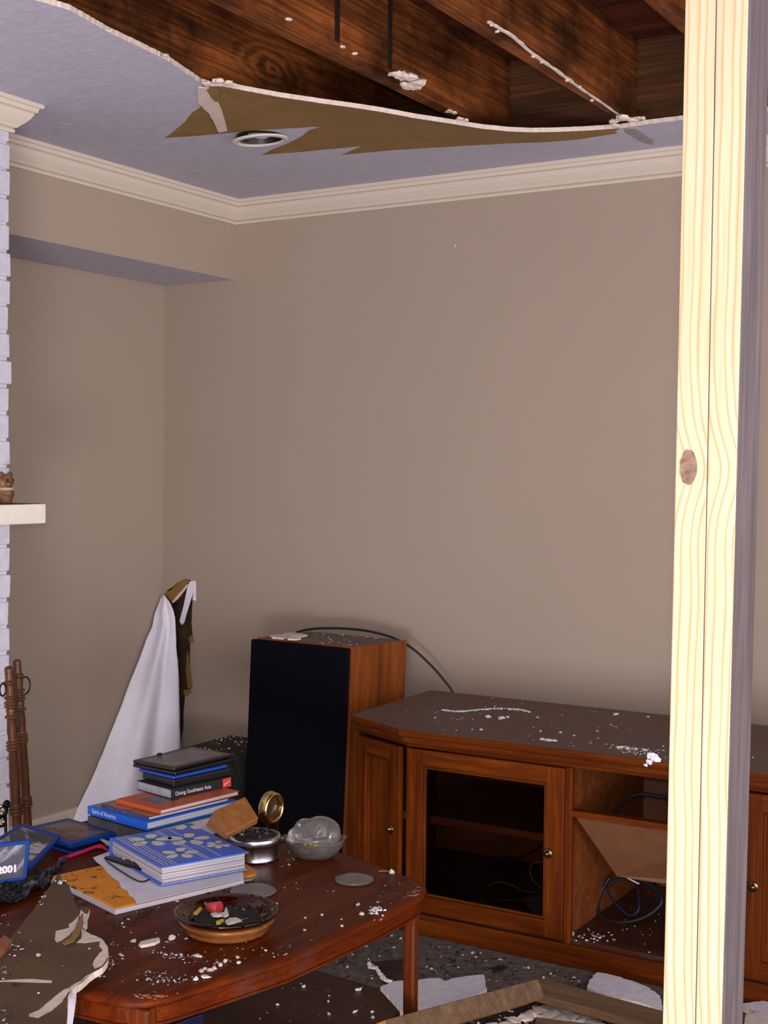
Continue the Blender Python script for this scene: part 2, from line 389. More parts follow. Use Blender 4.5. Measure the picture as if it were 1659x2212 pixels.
for q in hexa(bm, [(min(xs)-.03, .012, min(zs)-.03), (max(xs)+.03, .012, min(zs)-.03), (max(xs)+.03, .085, min(zs)-.03), (min(xs)-.03, .085, min(zs)-.03),
                   (min(xs)-.03, .012, max(zs)+.03), (max(xs)+.03, .012, max(zs)+.03), (max(xs)+.03, .085, max(zs)+.03), (min(xs)-.03, .085, max(zs)+.03)], 2):
    if abs(q.calc_center_median().y-.012) < 1e-4: bm.faces.remove(q)
struct('wall_back', bm, [m_wall, m_brown, noisy('wall_cavity_board', (.05, .026, .012), (.09, .05, .025), 20, .9)])
bm = bmesh.new(); box(bm, XW-.1, XW, -3.9, 0, 0, ZS); struct('wall_left', bm, m_wall)
bm = bmesh.new(); box(bm, XW-.1, 0, -3.9, 0, ZS, H)
for f in bm.faces:
    if f.normal.z < -.5 or f.calc_center_median().z < ZS+.001: f.material_index = 1
struct('wall_soffit', bm, [m_wall, m_ceil])
bm = bmesh.new(); prism(bm, [(XW, -3.4, 0), (XW+.014, -3.4, 0), (XW+.014, -3.4, .078), (XW+.008, -3.4, .088), (XW, -3.4, .09)], (0, 3.4, 0)); struct('baseboard_left', bm, m_base)
bm = bmesh.new(); prism(bm, [(XW, 0, 0), (XW, -.014, 0), (XW, -.014, .078), (XW, -.008, .088), (XW, 0, .09)], (4.1, 0, 0)); struct('baseboard_back', bm, m_base)

# chimney breast of painted brick
CX, CY = .31, -1.41
bm = bmesh.new(); box(bm, XW, CX-.006, -3.3, CY-.006, 0, H); rb = random.Random(3)
z = 0.0; k = 0
while z < H-.02:
    off = .105 if k % 2 else 0; h = .066; y = CY+off*.0
    first = True; y1 = CY
    while y1 > -2.4:
        L = (.1 if (k % 2 and first) else .2); first = False
        d = rb.uniform(-.002, .003); j = lambda: rb.uniform(-.0025, .0025)
        y0 = y1-L+.005; x0, x1 = CX-.02, CX+d; e = (rb.uniform(-.005, .004) if y1 == CY else 0)
        hexa(bm, [(x0, y0+j(), z), (x1, y0+j(), z+.001+j()), (x1, y1+e+j(), z+.002+j()), (x0, y1+e, z), (x0, y0, z+h), (x1, y0+j(), z+h+j()), (x1, y1+e+j(), z+h+j()), (x0, y1+e, z+h)])
        y1 -= L+.002
    for q in range(3):
        xa = CX-.02-.21*(q+1)+(.1 if k % 2 else 0); box(bm, max(xa, XW), min(xa+.2, CX-.01), CY-.02, CY+rb.uniform(-.003, .001), z, z+h)
    z += .0735; k += 1
struct('wall_chimney', bm, m_brick, bevel=.004, seg=2)

# crown moulding swept along the walls
PROF = [(0, 2.232), (.007, 2.232), (.009, 2.237), (.007, 2.242), (.004, 2.244), (.013, 2.246), (.018, 2.252), (.027, 2.260), (.038, 2.272), (.044, 2.283), (.046, 2.286), (.044, 2.288), (.052, 2.290), (.053, 2.298), (.056, 2.301), (.062, 2.302), (.064, 2.306), (.064, H), (0, H)]
def sweep(path, normals):
    bm = bmesh.new(); rings = []
    for (x, y), (nx, ny) in zip(path, normals): rings.append([bm.verts.new((x+nx*p, y+ny*p, zz)) for p, zz in PROF])
    n = len(PROF)
    for a, b in zip(rings, rings[1:]):
        for k in range(n): bm.faces.new((a[k], a[(k+1) % n], b[(k+1) % n], b[k]))
    bm.faces.new(rings[0]); bm.faces.new(list(reversed(rings[-1]))); bmesh.ops.recalc_face_normals(bm, faces=bm.faces); return bm
struct('trim_1', sweep([(0, CY), (0, 0)], [(1, 0), (1, -1)]), m_crown)
struct('trim_2', sweep([(0, 0), (3.9, 0)], [(1, -1), (0, -1)]), m_crown)
struct('trim_3', sweep([(CX, -3.3), (CX, CY), (0, CY)], [(1, 0), (1, 1), (0, 1)]), m_crown)

# ceiling board with its torn edge, sagging in the middle, brown paper bared
tear_px = [(150, 22, 0), (235, 70, 0), (290, 96, 0), (360, 130, 0), (410, 163, 0), (436, 183, .002), (452, 186, .003), (480, 186, .004), (530, 196, .006), (600, 209, .012), (700, 224, .022), (780, 235, .03), (830, 243, .034),
           (900, 256, .038), (980, 268, .040), (1040, 278, .040), (1100, 284, .038), (1150, 286, .034), (1200, 285, .028), (1270, 282, .015), (1340, 277, .004), (1400, 268, 0), (1475, 259, 0)]
tear = []
for u, v, s in tear_px: p = Pz(u, v, H-s); tear.append((p.x, p.y, s))
tear = [(1.02, -3.3, 0), (1.0, -2.5, 0), (.965, -1.98, 0)] + tear + [(2.2, -.31, 0), (2.9, -.30, 0), (3.9, -.31, 0)]
rt_ = random.Random(11); tj = jag(tear, .0012, .007, rt_)
def sag(x, y):
    if y < -1.3: return 0
    best = min(tear[4:], key=lambda t: abs(t[0]-x)+.0*abs(t[1]-y)) if x > .85 else None
    if best is None: return 0
    # blend: full at tear edge, zero at the crown
    ts = sorted(tear[9:], key=lambda t: t[0]); s = 0; ye = -.3
    for a, b in zip(ts, ts[1:]):
        if a[0] <= x <= b[0]:
            t = (x-a[0])/max(b[0]-a[0], 1e-6); s = a[2]+(b[2]-a[2])*t; ye = a[1]+(b[1]-a[1])*t
    w = max(0, min(1, (y+.06)/(ye+.06))) if ye < -.07 else 0
    return s*w**1.6
ceil_outer = [(0, -3.3)] + [(t.x, t.y) for t in tj] + [(3.9, 0), (0, 0)]
def cz2(u, v): p = Pz(u, v, H); return (p.x, p.y)
brown_pg = [cz2(438, 192), cz2(432, 232), cz2(415, 243), cz2(400, 262), cz2(372, 286), cz2(355, 298), cz2(420, 294), cz2(500, 287), cz2(560, 281), cz2(640, 277), cz2(692, 273), cz2(668, 281), cz2(650, 295), cz2(620, 310), cz2(590, 322), cz2(563, 335),
            cz2(640, 329), cz2(782, 316), cz2(762, 324), cz2(735, 335), cz2(860, 323), cz2(1000, 311), cz2(1130, 300), cz2(1230, 293), cz2(1335, 284)]
bfull = brown_pg + [cz2(1345, 240), cz2(1000, 200), cz2(700, 150), cz2(470, 130)]
LC = Pz(563, 298, H-.004); LR = .073
circ = [(LC.x+cos(a*pi/16)*LR, LC.y+sin(a*pi/16)*LR) for a in range(32)]
st = [(.02+i*.045, -1.6+j*.045) for i in range(60) for j in range(36)]
st = [p for p in st if inside(p, ceil_outer) and not inside(p, circ)]
V, Fc = cdt_faces([(ceil_outer, True), (jag(brown_pg, .0012, .02), False), (circ, True)], st, lambda c: inside(c, ceil_outer) and not inside(c, circ))
bm = bmesh.new(); lo = [bm.verts.new((p.x, p.y, H-sag(p.x, p.y))) for p in V]; hi = [bm.verts.new((p.x, p.y, H-sag(p.x, p.y)+.0127)) for p in V]
ecount = {}
for f in Fc:
    c = sum((V[i] for i in f), Vector((0, 0)))/len(f)
    q = bm.faces.new([lo[i] for i in reversed(f)]); q.material_index = 1 if inside(c, bfull) else 0
    q = bm.faces.new([hi[i] for i in f]); q.material_index = 2
    for i in range(len(f)):
        a, b = f[i], f[(i+1) % len(f)]; ecount.setdefault(frozenset((a, b)), []).append((a, b))
for k_, l_ in ecount.items():
    if len(l_) == 1:
        a, b = l_[0]; bm.faces.new((lo[a], lo[b], hi[b], hi[a])).material_index = 3
struct('ceiling', bm, [m_ceil, m_brown, m_brown2, m_gyp])

def swirl(M, c, freq=120):
    n, l, b = nodes(M); prev = b.inputs['Base Color'].links[0].from_socket
    mp = n.new('ShaderNodeMapping'); g = n.new('ShaderNodeNewGeometry'); mp.inputs['Location'].default_value = (0, -c[1]*1.0, -c[2]*2.6); mp.inputs['Scale'].default_value = (0, 1.0, 2.6)
    l.new(g.outputs['Position'], mp.inputs[0]); w = n.new('ShaderNodeTexWave'); w.wave_type = 'RINGS'; w.rings_direction = 'X'; w.inputs['Scale'].default_value = 5.5; w.inputs['Distortion'].default_value = 5; w.inputs['Detail'].default_value = 3; w.inputs['Detail Scale'].default_value = 2.2
    l.new(mp.outputs[0], w.inputs[0]); ln = n.new('ShaderNodeVectorMath'); ln.operation = 'LENGTH'; l.new(mp.outputs[0], ln.inputs[0])
    wc = ramp(M, w.outputs['Fac'], [(.2, (.05, .014, .004)), (.8, (.30, .095, .022))]); fall = ramp(M, ln.outputs['Value'], [(.04, BW(.6)), (.24, BW(0))])
    setc(M, mix(M, fall, prev, wc)); return M
def mottle(M, sc=3.5, lo=.25):
    n, l, b = nodes(M); prev = b.inputs['Base Color'].links[0].from_socket; g = n.new('ShaderNodeNewGeometry')
    f = noi(M, g.outputs['Position'], sc, 5, .65); setc(M, mix(M, 1.0, prev, ramp(M, f, [(.38, BW(lo)), (.6, BW(1))]), 'MULTIPLY')); return M
mottle(m_joist)
m_joistk = swirl(wood('knotty_joist_wood', (.045, .012, .003), (.43, .120, .025), 'Y', .8, .7, .6, .2), (.891, -1.0, 2.425)); mottle(m_joistk)
# joists, rim and floor boards above
def rough_box(x0, x1, y0, y1, z0, z1): bm = bmesh.new(); box(bm, x0, x1, y0, y1, z0, z1); return bm
JZ = H+.0135
for k in range(7):
    x = .852+.4064*k
    o = obj('ceiling_joist', rough_box(x, x+.039, -3.6, -.335, JZ, JZ+.235), m_joistk if k == 0 else m_joist, bevel=.003)
    tag(o, ['dark stained ceiling joist with big swirling knot, bared along the torn ceiling edge', 'sooty ceiling joist with dark soot strips and a torn plaster lump on it',
            'brown ceiling joist with a plaster ribbon along its lower edge', 'ceiling joist running into the top of the pine post', 'ceiling joist just right of the pine post',
            'ceiling joist farther right beyond the post', 'last ceiling joist at the far right'][k], 'joist', 'bare ceiling joists')
struct('trim_4', rough_box(.84, 3.9, -.333, -.29, JZ, JZ+.235), m_joistr)
bm = bmesh.new()
for i in range(24): box(bm, .2, 3.9, -3.6+i*.14, -3.6+i*.14+.137, JZ+.236, JZ+.256)
struct('trim_5', bm, m_sub)
# thin plates standing in for the dark soot patch and glints on joist 2
for i, (u, lab) in enumerate(((728,  'thin dark strip for the soot patch on the sooty joist, nearer the big knot'), (842, 'thin dark strip for the soot patch on the sooty joist, above the plaster lump'))):
    y0 = Px(u, 90, 1.2985+.0)
    bm = bmesh.new(); box(bm, 1.2975, 1.3, y0.y-.010, y0.y+.010, JZ+.03, JZ+.23)
    tag(obj('joist_soot_strip', bm, mat('dark_soot_strip', (.035, .022, .018), .35, .3)), lab, 'soot mark', 'soot strips on the joist')
# ribbon of plaster left on joist 3
bm = bmesh.new(); pts = [Pz(u, v, JZ-.003) for u, v in ((1054, 50), (1075, 62), (1110, 84), (1150, 118), (1200, 154), (1250, 190), (1300, 224), (1340, 252), (1372, 270))]
rr = random.Random(5); pp = smooth_path(pts, 5)
prism(bm, [p+Vector((-.002+rr.uniform(-.0012, .001), 0, 0)) for p in pp]+[p+Vector((.0045+rr.uniform(-.002, .0015), 0, 0)) for p in reversed(pp)], (0, 0, .005))
for u, v in ((1062, 56), (1074, 70), (1152, 124), (1172, 136), (1224, 176), (1252, 190), (1278, 219)): blob(bm, Pz(u, v, JZ-.008), .005, .006, .004, rr)
tag(obj('plaster_ribbon', bm, m_gyp), 'thin torn plaster ribbon hanging along the third bare joist', 'plaster scrap')
def lump(px_pts, z, r, name, lab, mt=m_gyp, group=None):
    bm = bmesh.new(); rr = random.Random(len(lab))
    for u, v, s in px_pts: blob(bm, Pz(u, v, z), r*s, r*s*.8, r*s*.45, rr, sub=2, rough=.28)
    return tag(obj(name, bm, mt), lab, 'plaster scrap', group)
lump([(848, 163, .5), (866, 168, .9), (880, 172, .9), (902, 185, 1.0), (878, 190, .8), (893, 192, .8)], JZ-.022, .026, 'plaster_lump', 'largest torn plaster lump clinging under the sooty joist')
lump([(970, 243, 1), (982, 246, .8)], JZ-.010, .013, 'plaster_lump', 'small plaster lump under the far end of the sooty joist, upper left one')
lump([(993, 259, 1), (1006, 262, .8)], H-.036, .013, 'plaster_lump', 'small plaster lump sitting on the sagging torn edge below the sooty joist')
lump([(1325, 266, .9), (1345, 260, 1.2), (1368, 262, 1.0), (1385, 258, .7), (1330, 275, .8)], H-.01, .018, 'plaster_lump', 'torn plaster lump where the ribbon joist meets the torn ceiling edge')
for u, v, lab in ((624, 44, 'tiny plaster crumb hanging near the top of the sooty joist'), (740, 103, 'tiny plaster crumb midway along the sooty joist'), (766, 118, 'tiny plaster crumb just right of the midway crumb on the sooty joist')):
    lump([(u, v, 1)], JZ-.008, .008, 'plaster_crumb', lab)
# lumps at the left tear corner and curled strip
lump([(448, 184, 1), (470, 180, 1.2), (494, 184, 1.2), (506, 187, .8)], H-.006, .014, 'plaster_lump', 'crumbled gypsum lump at the corner of the torn ceiling')
for u, v, lab in ((238, 70, 'plaster nub on the left torn ceiling edge, nearest the frame'), (358, 122, 'plaster nub on the left torn ceiling edge, nearest the crumbled corner')): lump([(u, v, 1)], H+.001, .009, 'plaster_nub', lab)
bm = bmesh.new(); rr = random.Random(4)
sl = [(430, 190), (428, 205), (430, 222), (440, 236), (452, 246), (462, 262), (470, 278), (474, 287)]; sr = [(452, 190), (462, 204), (468, 216), (478, 236), (486, 262), (491, 283)]
prism(bm, [Pz(u+rr.uniform(-2.2, 1), v, H-.003) for u, v in sum([[a, ((a[0]+b[0])/2, (a[1]+b[1])/2)] for a, b in zip(sl, sl[1:])], [])+[sl[-1]]]+[Pz(u, v, H-.003) for u, v in reversed(sr)], (0, 0, .0025))
tag(obj('torn_paper_strip', bm, m_gyp), 'pale jagged strip of torn ceiling paper left of the recessed lamp', 'paper scrap')
bm = bmesh.new(); prism(bm, [Pz(u, v, H-.004) for u, v in ((446, 194), (456, 190), (472, 196), (474, 208), (468, 222), (458, 214))], (0, 0, .002))
tag(obj('torn_paper_tab', bm, m_brown), 'small brown paper tab curled at the torn ceiling corner', 'paper scrap')
# gray tape strip near right
bm = bmesh.new(); pts = [Pz(u, v, H-.004) for u, v in ((1335, 277), (1372, 278), (1412, 305), (1408, 314), (1382, 305))]
prism(bm, pts, (0, 0, .002)); tag(obj('torn_paper_strip', bm, noisy('gray_joint_tape', (.26, .23, .22), (.33, .29, .28), 30, .8)), 'gray strip of joint tape hanging by the crown moulding near the post', 'paper scrap')

# recessed lamp
L0 = thing('recessed_lamp', 'round recessed ceiling lamp with ivory ring, its trim hanging slightly loose', 'ceiling lamp', (LC.x, LC.y, H-.02))
Mt = Matrix.Rotation(radians(5), 3, 'X') @ Matrix.Rotation(radians(-3), 3, 'Y')
bm = bmesh.new(); lathe(bm, [(.066, .003), (.070, -.003), (.083, -.001), (.086, .003), (.083, .005), (.066, .003)], (LC.x, LC.y, H-.013), 48, M=Mt, cap=False); obj('trim_ring', bm, m_ring, L0)
bm = bmesh.new(); lathe(bm, [(.071, .0), (.060, .05), (.052, .10)], (LC.x, LC.y, H-.006), 40, cap=False); bm.faces.new([v for v in bm.verts if v.co.z > H+.09]); obj('baffle', bm, m_baffle, L0)
bm = bmesh.new(); lathe(bm, [(.002, -.034), (.02, -.032), (.036, -.024), (.046, -.010), (.048, .005), (.03, .03)], (LC.x, LC.y, H+.030), 40); obj('bulb', bm, m_lampw, L0)

# small dab of paint on the wall
bm = bmesh.new(); p = Py(983, 533, -.002); blob(bm, (0, 0, 0), .0045, .0016, .006, random.Random(2)); bmesh.ops.translate(bm, verts=bm.verts, vec=p)
tag(obj('plaster_speck', bm, m_gyp), 'pale plaster speck stuck on the beige wall below the crown moulding', 'plaster scrap')

# ------------------------------------------------------------------ pine post: two studs side by side
YP = -2.5
def postx(u, v): return Py(u, v, YP)
a0, a1 = postx(1477, 0), postx(1428, 2212); m0, m1 = postx(1544, 0), postx(1499, 2212); b0, b1 = postx(1614, 0), postx(1556, 2212)
def ext(p, q, z): t = (z-q.z)/(p.z-q.z); return q.x+(p.x-q.x)*t
for l0, l1, r0, r1, lab, dx in ((a0, a1, m0, m1, 'left pine stud of the doubled post, with the dark oval knot', -.0001), (m0, m1, b0, b1, 'right pine stud of the doubled post, weathered gray on its side', .0001)):
    bm = bmesh.new(); zt, zb = JZ+.2 if False else JZ-.002, 0.0; d = .089
    n = 14; rings = []
    for i in range(n+1):
        z = zb+(zt-zb)*i/n
        t = (z-1.27)/1.1; bow = .004*(1-t*t)
        rings.append([(ext(l0, l1, z)+dx+bow*.6, YP, z), (ext(r0, r1, z)+dx+bow*.6, YP, z), (ext(r0, r1, z)+dx+bow*.6, YP+d, z), (ext(l0, l1, z)+dx+bow*.6, YP+d, z)])
    vs = [[bm.verts.new(p) for p in r] for r in rings]
    for A, B in zip(vs, vs[1:]):
        for k in range(4):
            f = bm.faces.new((A[k], A[(k+1) % 4], B[(k+1) % 4], B[k])); f.material_index = 0 if k == 0 else 1
    bm.faces.new(list(reversed(vs[0]))); bm.faces.new(vs[-1])
    po = tag(obj('wooden_stud', bm, [m_pine, m_grayside], bevel=.0018, seg=2), lab, 'wood post', 'studs of the doubled post')
    if dx < 0:
        bm = bmesh.new(); c = postx(1489, 1015)
        for q, rr_, mt_ in ((0, .0115, 0),):
            pts = [(c.x-.001+cos(a*pi/10)*.0105*(1+.06*sin(a*3)), YP-.0015, c.z+.003+sin(a*pi/10)*.021*(1+.05*cos(a*2))) for a in range(20)]
            prism(bm, pts, (0, .004, 0))
        obj('knot', bm, m_knot, po)
# ------------------------------------------------------------------ mantel + figurine + fireplace tools
bm = bmesh.new(); box(bm, CX, .458, -3.1, -1.423, 1.168, 1.221)
for f in bm.faces:
    if f.calc_center_median().z > 1.2209: f.material_index = 1
ms = tag(obj('mantel_shelf', bm, [m_mantel, m_mtop], bevel=.003), 'cream painted mantel shelf with sooty top on the white brick chimney', 'shelf')
fg = Px(11, 1083, .40); fz = 1.2212
figm = thing('carved_figurine', 'small carved brown animal figurine standing on the mantel shelf', 'figurine', (fg.x, fg.y, fz))
bm = bmesh.new(); lathe(bm, [(.016, 0), (.020, .003), (.021, .012), (.025, .022), (.027, .030), (.024, .040), (.020, .044)], (fg.x, fg.y, fz), 20, sy=.8)
obj('body', bm, m_fig, figm)
bm = bmesh.new(); r = bmesh.ops.create_icosphere(bm, subdivisions=3, radius=1)
for v in r['verts']: v.co = Vector((fg.x+v.co.x*.022, fg.y+v.co.y*.023, fz+.058+v.co.z*.022+.004*v.co.y))
for s in (-1, 1):
    r = bmesh.ops.create_icosphere(bm, subdivisions=2, radius=1)
    for v in r['verts']: v.co = Vector((fg.x+.002+v.co.x*.006, fg.y+s*.015+v.co.y*.008, fz+.078+v.co.z*.008))
r = bmesh.ops.create_icosphere(bm, subdivisions=2, radius=1)
for v in r['verts']: v.co = Vector((fg.x+.018+v.co.x*.010, fg.y-.006+v.co.y*.011, fz+.053+v.co.z*.008))
obj('head', bm, m_fig, figm, smooth=True)
for s in (-1, 1):
    bm = bmesh.new(); r = bmesh.ops.create_icosphere(bm, subdivisions=2, radius=.0032); bmesh.ops.translate(bm, verts=bm.verts, vec=(fg.x+.0195, fg.y+s*.010, fz+.063)); obj('eye', bm, m_black, figm)
bm = bmesh.new(); lathe(bm, [(.0248, .036), (.0265, .039), (.0245, .043)], (fg.x, fg.y, fz), 20, sy=.85, cap=False); obj('collar', bm, m_figl, figm)

def turned(px0, px1, x, R, lab, ring=None, rings_at=(.04, .16, .2, .37, .78)):
    b = Px(*px1, x); t = Px(*px0, x); d = (t-b); b = b-d*((b.z-.03)/d.z); d = t-b; L = d.length
    q = Vector((0, 0, 1)).rotation_difference(d.normalized()).to_matrix()
    root = thing('fireplace_tool', lab, 'fireplace tool', (b.x, b.y, .0), 'turned fireplace tools')
    pr = [(R*.7, 0), (R*.8, .02*L)]; zz = .02
    beads = [(.50, 3), (.72, 3), (.83, 1), (.865, 2), (.895, 1), (.945, 1)]
    cur = .04
    for c, k in beads:
        pr += [(R*.82, (cur)*L+.001), (R*.92, (cur+c)/2*L), (R*.82, c*L-.006)]
        for i in range(k):
            z0 = c*L-.004+i*.009
            pr += [(R*.85, z0), (R*1.18, z0+.002), (R*1.18, z0+.006), (R*.85, z0+.008)]
        cur = (c*L+k*.009)/L
    pr += [(R*.75, cur*L+.002), (R*.82, L-.014), (R*.8, L-.006), (R*.55, L-.001), (R*.2, L)]
    pr = sorted([p for p in pr if p[1] <= L], key=lambda a: a[1])
    bm = bmesh.new(); lathe(bm, pr, b, 20, M=q); obj('handle', bm, m_maple, root)
    bm = bmesh.new(); lathe(bm, [(R*.5, -.03), (R*1.1, -.022), (R*.9, .0)], b, 16, M=q); obj('foot', bm, m_iron, root)
    return root, b, d
r1, b_, d_ = turned((19, 1439), (36, 1770), .50, .0145, 'front turned wooden fireplace tool, the shorter one')
r2, b2_, d2_ = turned((36, 1424), (58, 1755), .47, .0135, 'rear turned wooden fireplace tool with an iron ring at its neck')
c = Px(54, 1481, .46); bm = bmesh.new(); tube(bm, [c+Vector((0, cos(a*pi/12)*.018, sin(a*pi/12)*.023)) for a in range(24)], .0022, 8, closed=True); obj('ring', bm, m_iron, r2)
c = Px(6, 1490, .51); bm = bmesh.new(); tube(bm, [c+Vector((0, cos(a*pi/12)*.010, sin(a*pi/12)*.016)) for a in range(24)], .0022, 8, closed=True); obj('ring', bm, m_iron, r1)
bm = bmesh.new(); tube(bm, smooth_path([Px(36, 1490, .515), Px(37, 1530, .515), Px(40, 1560, .515), Px(41, 1582, .515)], 5), .0016, 6)
blob(bm, Px(40, 1580, .515), .005, .005, .007); obj('cord', bm, m_blackm, r1)
# brass and iron scroll at the left frame edge
sc = thing('iron_scroll', 'black wrought iron scroll with brass knobs beside the fireplace tools', 'fireplace tool', (.45, -1.66, 0))
bm = bmesh.new()
for cu, cv, rx in ((6, 1752, .014), (14, 1738, .009), (4, 1775, .012)):
    c = Px(cu, cv, .47); tube(bm, [c+Vector((0, cos(a*pi/9)*rx, sin(a*pi/9)*rx)) for a in range(18)], .0035, 8, closed=True)
c = Px(12, 1760, .47); tube(bm, smooth_path([Vector((c.x, c.y, .0)), Vector((c.x, c.y+.006, .2)), c, Px(20, 1735, .47)]), .004, 8); obj('scroll', bm, m_iron, sc)
for u, v in ((4, 1757), (7, 1775), (2, 1742)):
    bm = bmesh.new(); r = bmesh.ops.create_icosphere(bm, subdivisions=3, radius=.006); bmesh.ops.translate(bm, verts=bm.verts, vec=Px(u, v, .478)); obj('brass_knob', bm, m_brass, sc, smooth=True)

# ------------------------------------------------------------------ peeled wallboard flap and torn bits at the corner
Lp = [(353, 1284), (346, 1296), (333, 1330), (329, 1352), (318, 1376), (302, 1420), (278, 1480), (258, 1535), (236, 1590), (214, 1645), (190, 1700), (166, 1748), (150, 1790), (130, 1840)]
Rp = [(356, 1286), (363, 1296), (371, 1310), (378, 1335), (380, 1370), (381, 1400), (384, 1430), (386, 1470), (387, 1510), (388, 1550), (389, 1600), (389, 1650), (389, 1720), (388, 1800)]
LL = [Px(u, v, XW+.012) for u, v in Lp]; RR = [Py(u, v, -.03-.0035*i) for i, (u, v) in enumerate(Rp)]
LL = smooth_path(LL, 4); RR = smooth_path(RR, 4); bm = bmesh.new(); G = []; ns = 26; rr = random.Random(8)
view = (CAM-Vector((-.3, -.2, .4))).normalized()
for i, (a, b) in enumerate(zip(LL, RR)):
    t = i/(len(LL)-1); row = []
    for k in range(ns+1):
        s = k/ns; p = a.lerp(b, s); w = t*(1-.25*t)
        ridge = math.exp(-((s-.50)/.16)**2)*.075*w; valley = -math.exp(-((s-.70)/.075)**2)*.035*w
        back = math.exp(-((s-.93)/.12)**2)*.02*w
        p = p+view*(ridge+valley+back)+Vector((0, 0, 0))
        if k in (0, ns): p = p+Vector((rr.uniform(-.0008, .0008), 0, rr.uniform(-.001, .001)))
        row.append(bm.verts.new((max(p.x, XW+.004), min(p.y, -.004), max(p.z, .002))))
    G.append(row)
for A, B in zip(G, G[1:]):
    for k in range(ns):
        f = bm.faces.new((A[k], B[k], B[k+1], A[k+1])); f.smooth = True
bmesh.ops.recalc_face_normals(bm, faces=bm.faces)
fl = obj('peeled_wallboard_flap', bm, [m_wpaper, m_brown]); md = fl.modifiers.new('s', 'SOLIDIFY'); md.thickness = .0015; md.offset = 0
tag(fl, 'tall white triangular flap of wallboard paper peeled from the room corner', 'wallboard scrap')
bm = bmesh.new(); prism(bm, [Py(u, v, -.008) for u, v in ((421, 1254), (410, 1256), (404, 1272), (400, 1292), (395, 1315), (389, 1336), (388, 1343), (393, 1350), (398, 1344), (402, 1328), (410, 1302), (418, 1276), (423, 1262))], (0, .002, 0))
tag(obj('torn_paper_strip', bm, m_wpaper), 'narrow white paper strip hanging over the torn hole in the corner', 'paper scrap')
bm = bmesh.new(); prism(bm, [Py(u, v, -.006) for u, v in ((419, 1272), (423, 1262), (423, 1298), (416, 1296))], (0, .002, 0))
tag(obj('torn_paper_tab', bm, m_wpaper), 'small white paper tab at the right rim of the torn hole', 'paper scrap')
bm = bmesh.new(); prism(bm, [Py(u, v, -.004) for u, v in ((356, 1282), (370, 1274), (382, 1262), (392, 1254), (402, 1250), (410, 1257), (400, 1266), (388, 1280), (378, 1292), (371, 1301))], (0, .003, 0))
tag(obj('torn_paper_flap', bm, m_brown), 'tan torn paper flap across the top of the corner hole', 'paper scrap')
bm = bmesh.new(); prism(bm, [Py(u, v, -.0065) for u, v in ((371, 1301), (379, 1290), (392, 1276), (404, 1262), (408, 1263), (396, 1279), (384, 1294), (373, 1303))], (0, .003, 0))
tag(obj('torn_paper_edge', bm, m_gyp), 'pale torn rim along the tan flap of the corner hole', 'paper scrap')
for i, (pts, lab) in enumerate((([(413, 1372), (417, 1376), (417, 1388), (410, 1390), (407, 1380)], 'brown paper curl on the right rim of the hole, upper one'), ([(404, 1405), (410, 1440), (415, 1486), (406, 1488), (401, 1450)], 'brown paper sliver along the right rim of the hole, middle one'),
                               ([(396, 1490), (411, 1489), (412, 1496), (402, 1504), (397, 1500)], 'brown paper curl on the right rim of the hole, lower one'))):
    bm = bmesh.new(); prism(bm, [Py(u, v, -.007) for u, v in pts], (0, .003, 0)); tag(obj('torn_paper_curl', bm, m_brown), lab, 'paper scrap')

# ------------------------------------------------------------------ floor speaker
sp = thing('floor_speaker', 'tall wood veneer floor speaker with black grille, dusty on top', 'speaker', (.60, -.30, 0))
FL, FR = Vector((.385, -.408, .75)), Vector((.797, -.432, .75)); side = Vector((.060, .262, 0)); lean = Vector((-.030, .0, -.75))
def spk(bm, o0, o1, d0, d1, z0, z1, mi=0):
    fx = (FR-FL)
    P = lambda a, d, t: FL+fx*a+side*d+lean*(t)
    hexa(bm, [P(o0, d0, z1), P(o1, d0, z1), P(o1, d1, z1), P(o0, d1, z1), P(o0, d0, z0), P(o1, d0, z0), P(o1, d1, z0), P(o0, d1, z0)], mi)
bm = bmesh.new(); spk(bm, .03, 1, .06, 1, 0, 1)
for f in bm.faces:
    if f.calc_center_median().z > .74: f.material_index = 1
obj('cabinet', bm, [m_spkwood, m_spktop], sp, bevel=.002)
bm = bmesh.new(); spk(bm, 0, .985, 0, .057, .006, .99); obj('grille', bm, m_grille, sp, bevel=.006)
# pale plaster pieces on the speaker
for i, (pts, lab) in enumerate((([(582, 1372), (600, 1370), (618, 1370), (626, 1374), (612, 1378), (588, 1376)], 'flat plaster piece on the speaker top, left one'), ([(610, 1368), (630, 1366), (652, 1368), (664, 1371), (650, 1374), (628, 1373)], 'flat plaster piece on the speaker top, rear one'),
                               ([(618, 1376), (640, 1375), (650, 1378), (640, 1380), (622, 1379)], 'flat plaster piece on the speaker top, front one'))):
    bm = bmesh.new(); q = [Pz(u, v, .757+.001*i) for u, v in pts]; prism(bm, jag and [p for p in q], (0, 0, -.006)); tag(obj('plaster_piece', bm, m_chip), lab, 'plaster scrap', 'plaster on the speaker')
top_pg = [(FL+side*.1+(FR-FL)*.1)[:2], (FR-(FR-FL)*.05)[:2], (FR+side-(FR-FL)*.05)[:2], (FL+side+(FR-FL)*.05)[:2]]
scatter('plaster_crumbs', 'white plaster crumbs scattered on the floor speaker top', top_pg, .7505, 110, .001, .006, [m_chipw, m_chip], 21)
# cord over it
bm = bmesh.new(); pts = [Py(640, 1366, -.20), Py(665, 1360, -.19), Py(700, 1357, -.18), Py(750, 1358, -.16), Py(800, 1364, -.15), Py(850, 1378, -.13), Py(890, 1400, -.12), Py(930, 1436, -.11), Py(960, 1470, -.105), Py(978, 1495, -.10), Py(1000, 1545, -.09), Py(1010, 1600, -.09)]
tube(bm, smooth_path(pts, 6), .0042, 8); tag(obj('speaker_cord', bm, m_cable), 'black cord arching from the speaker top down behind the cabinet', 'cable')
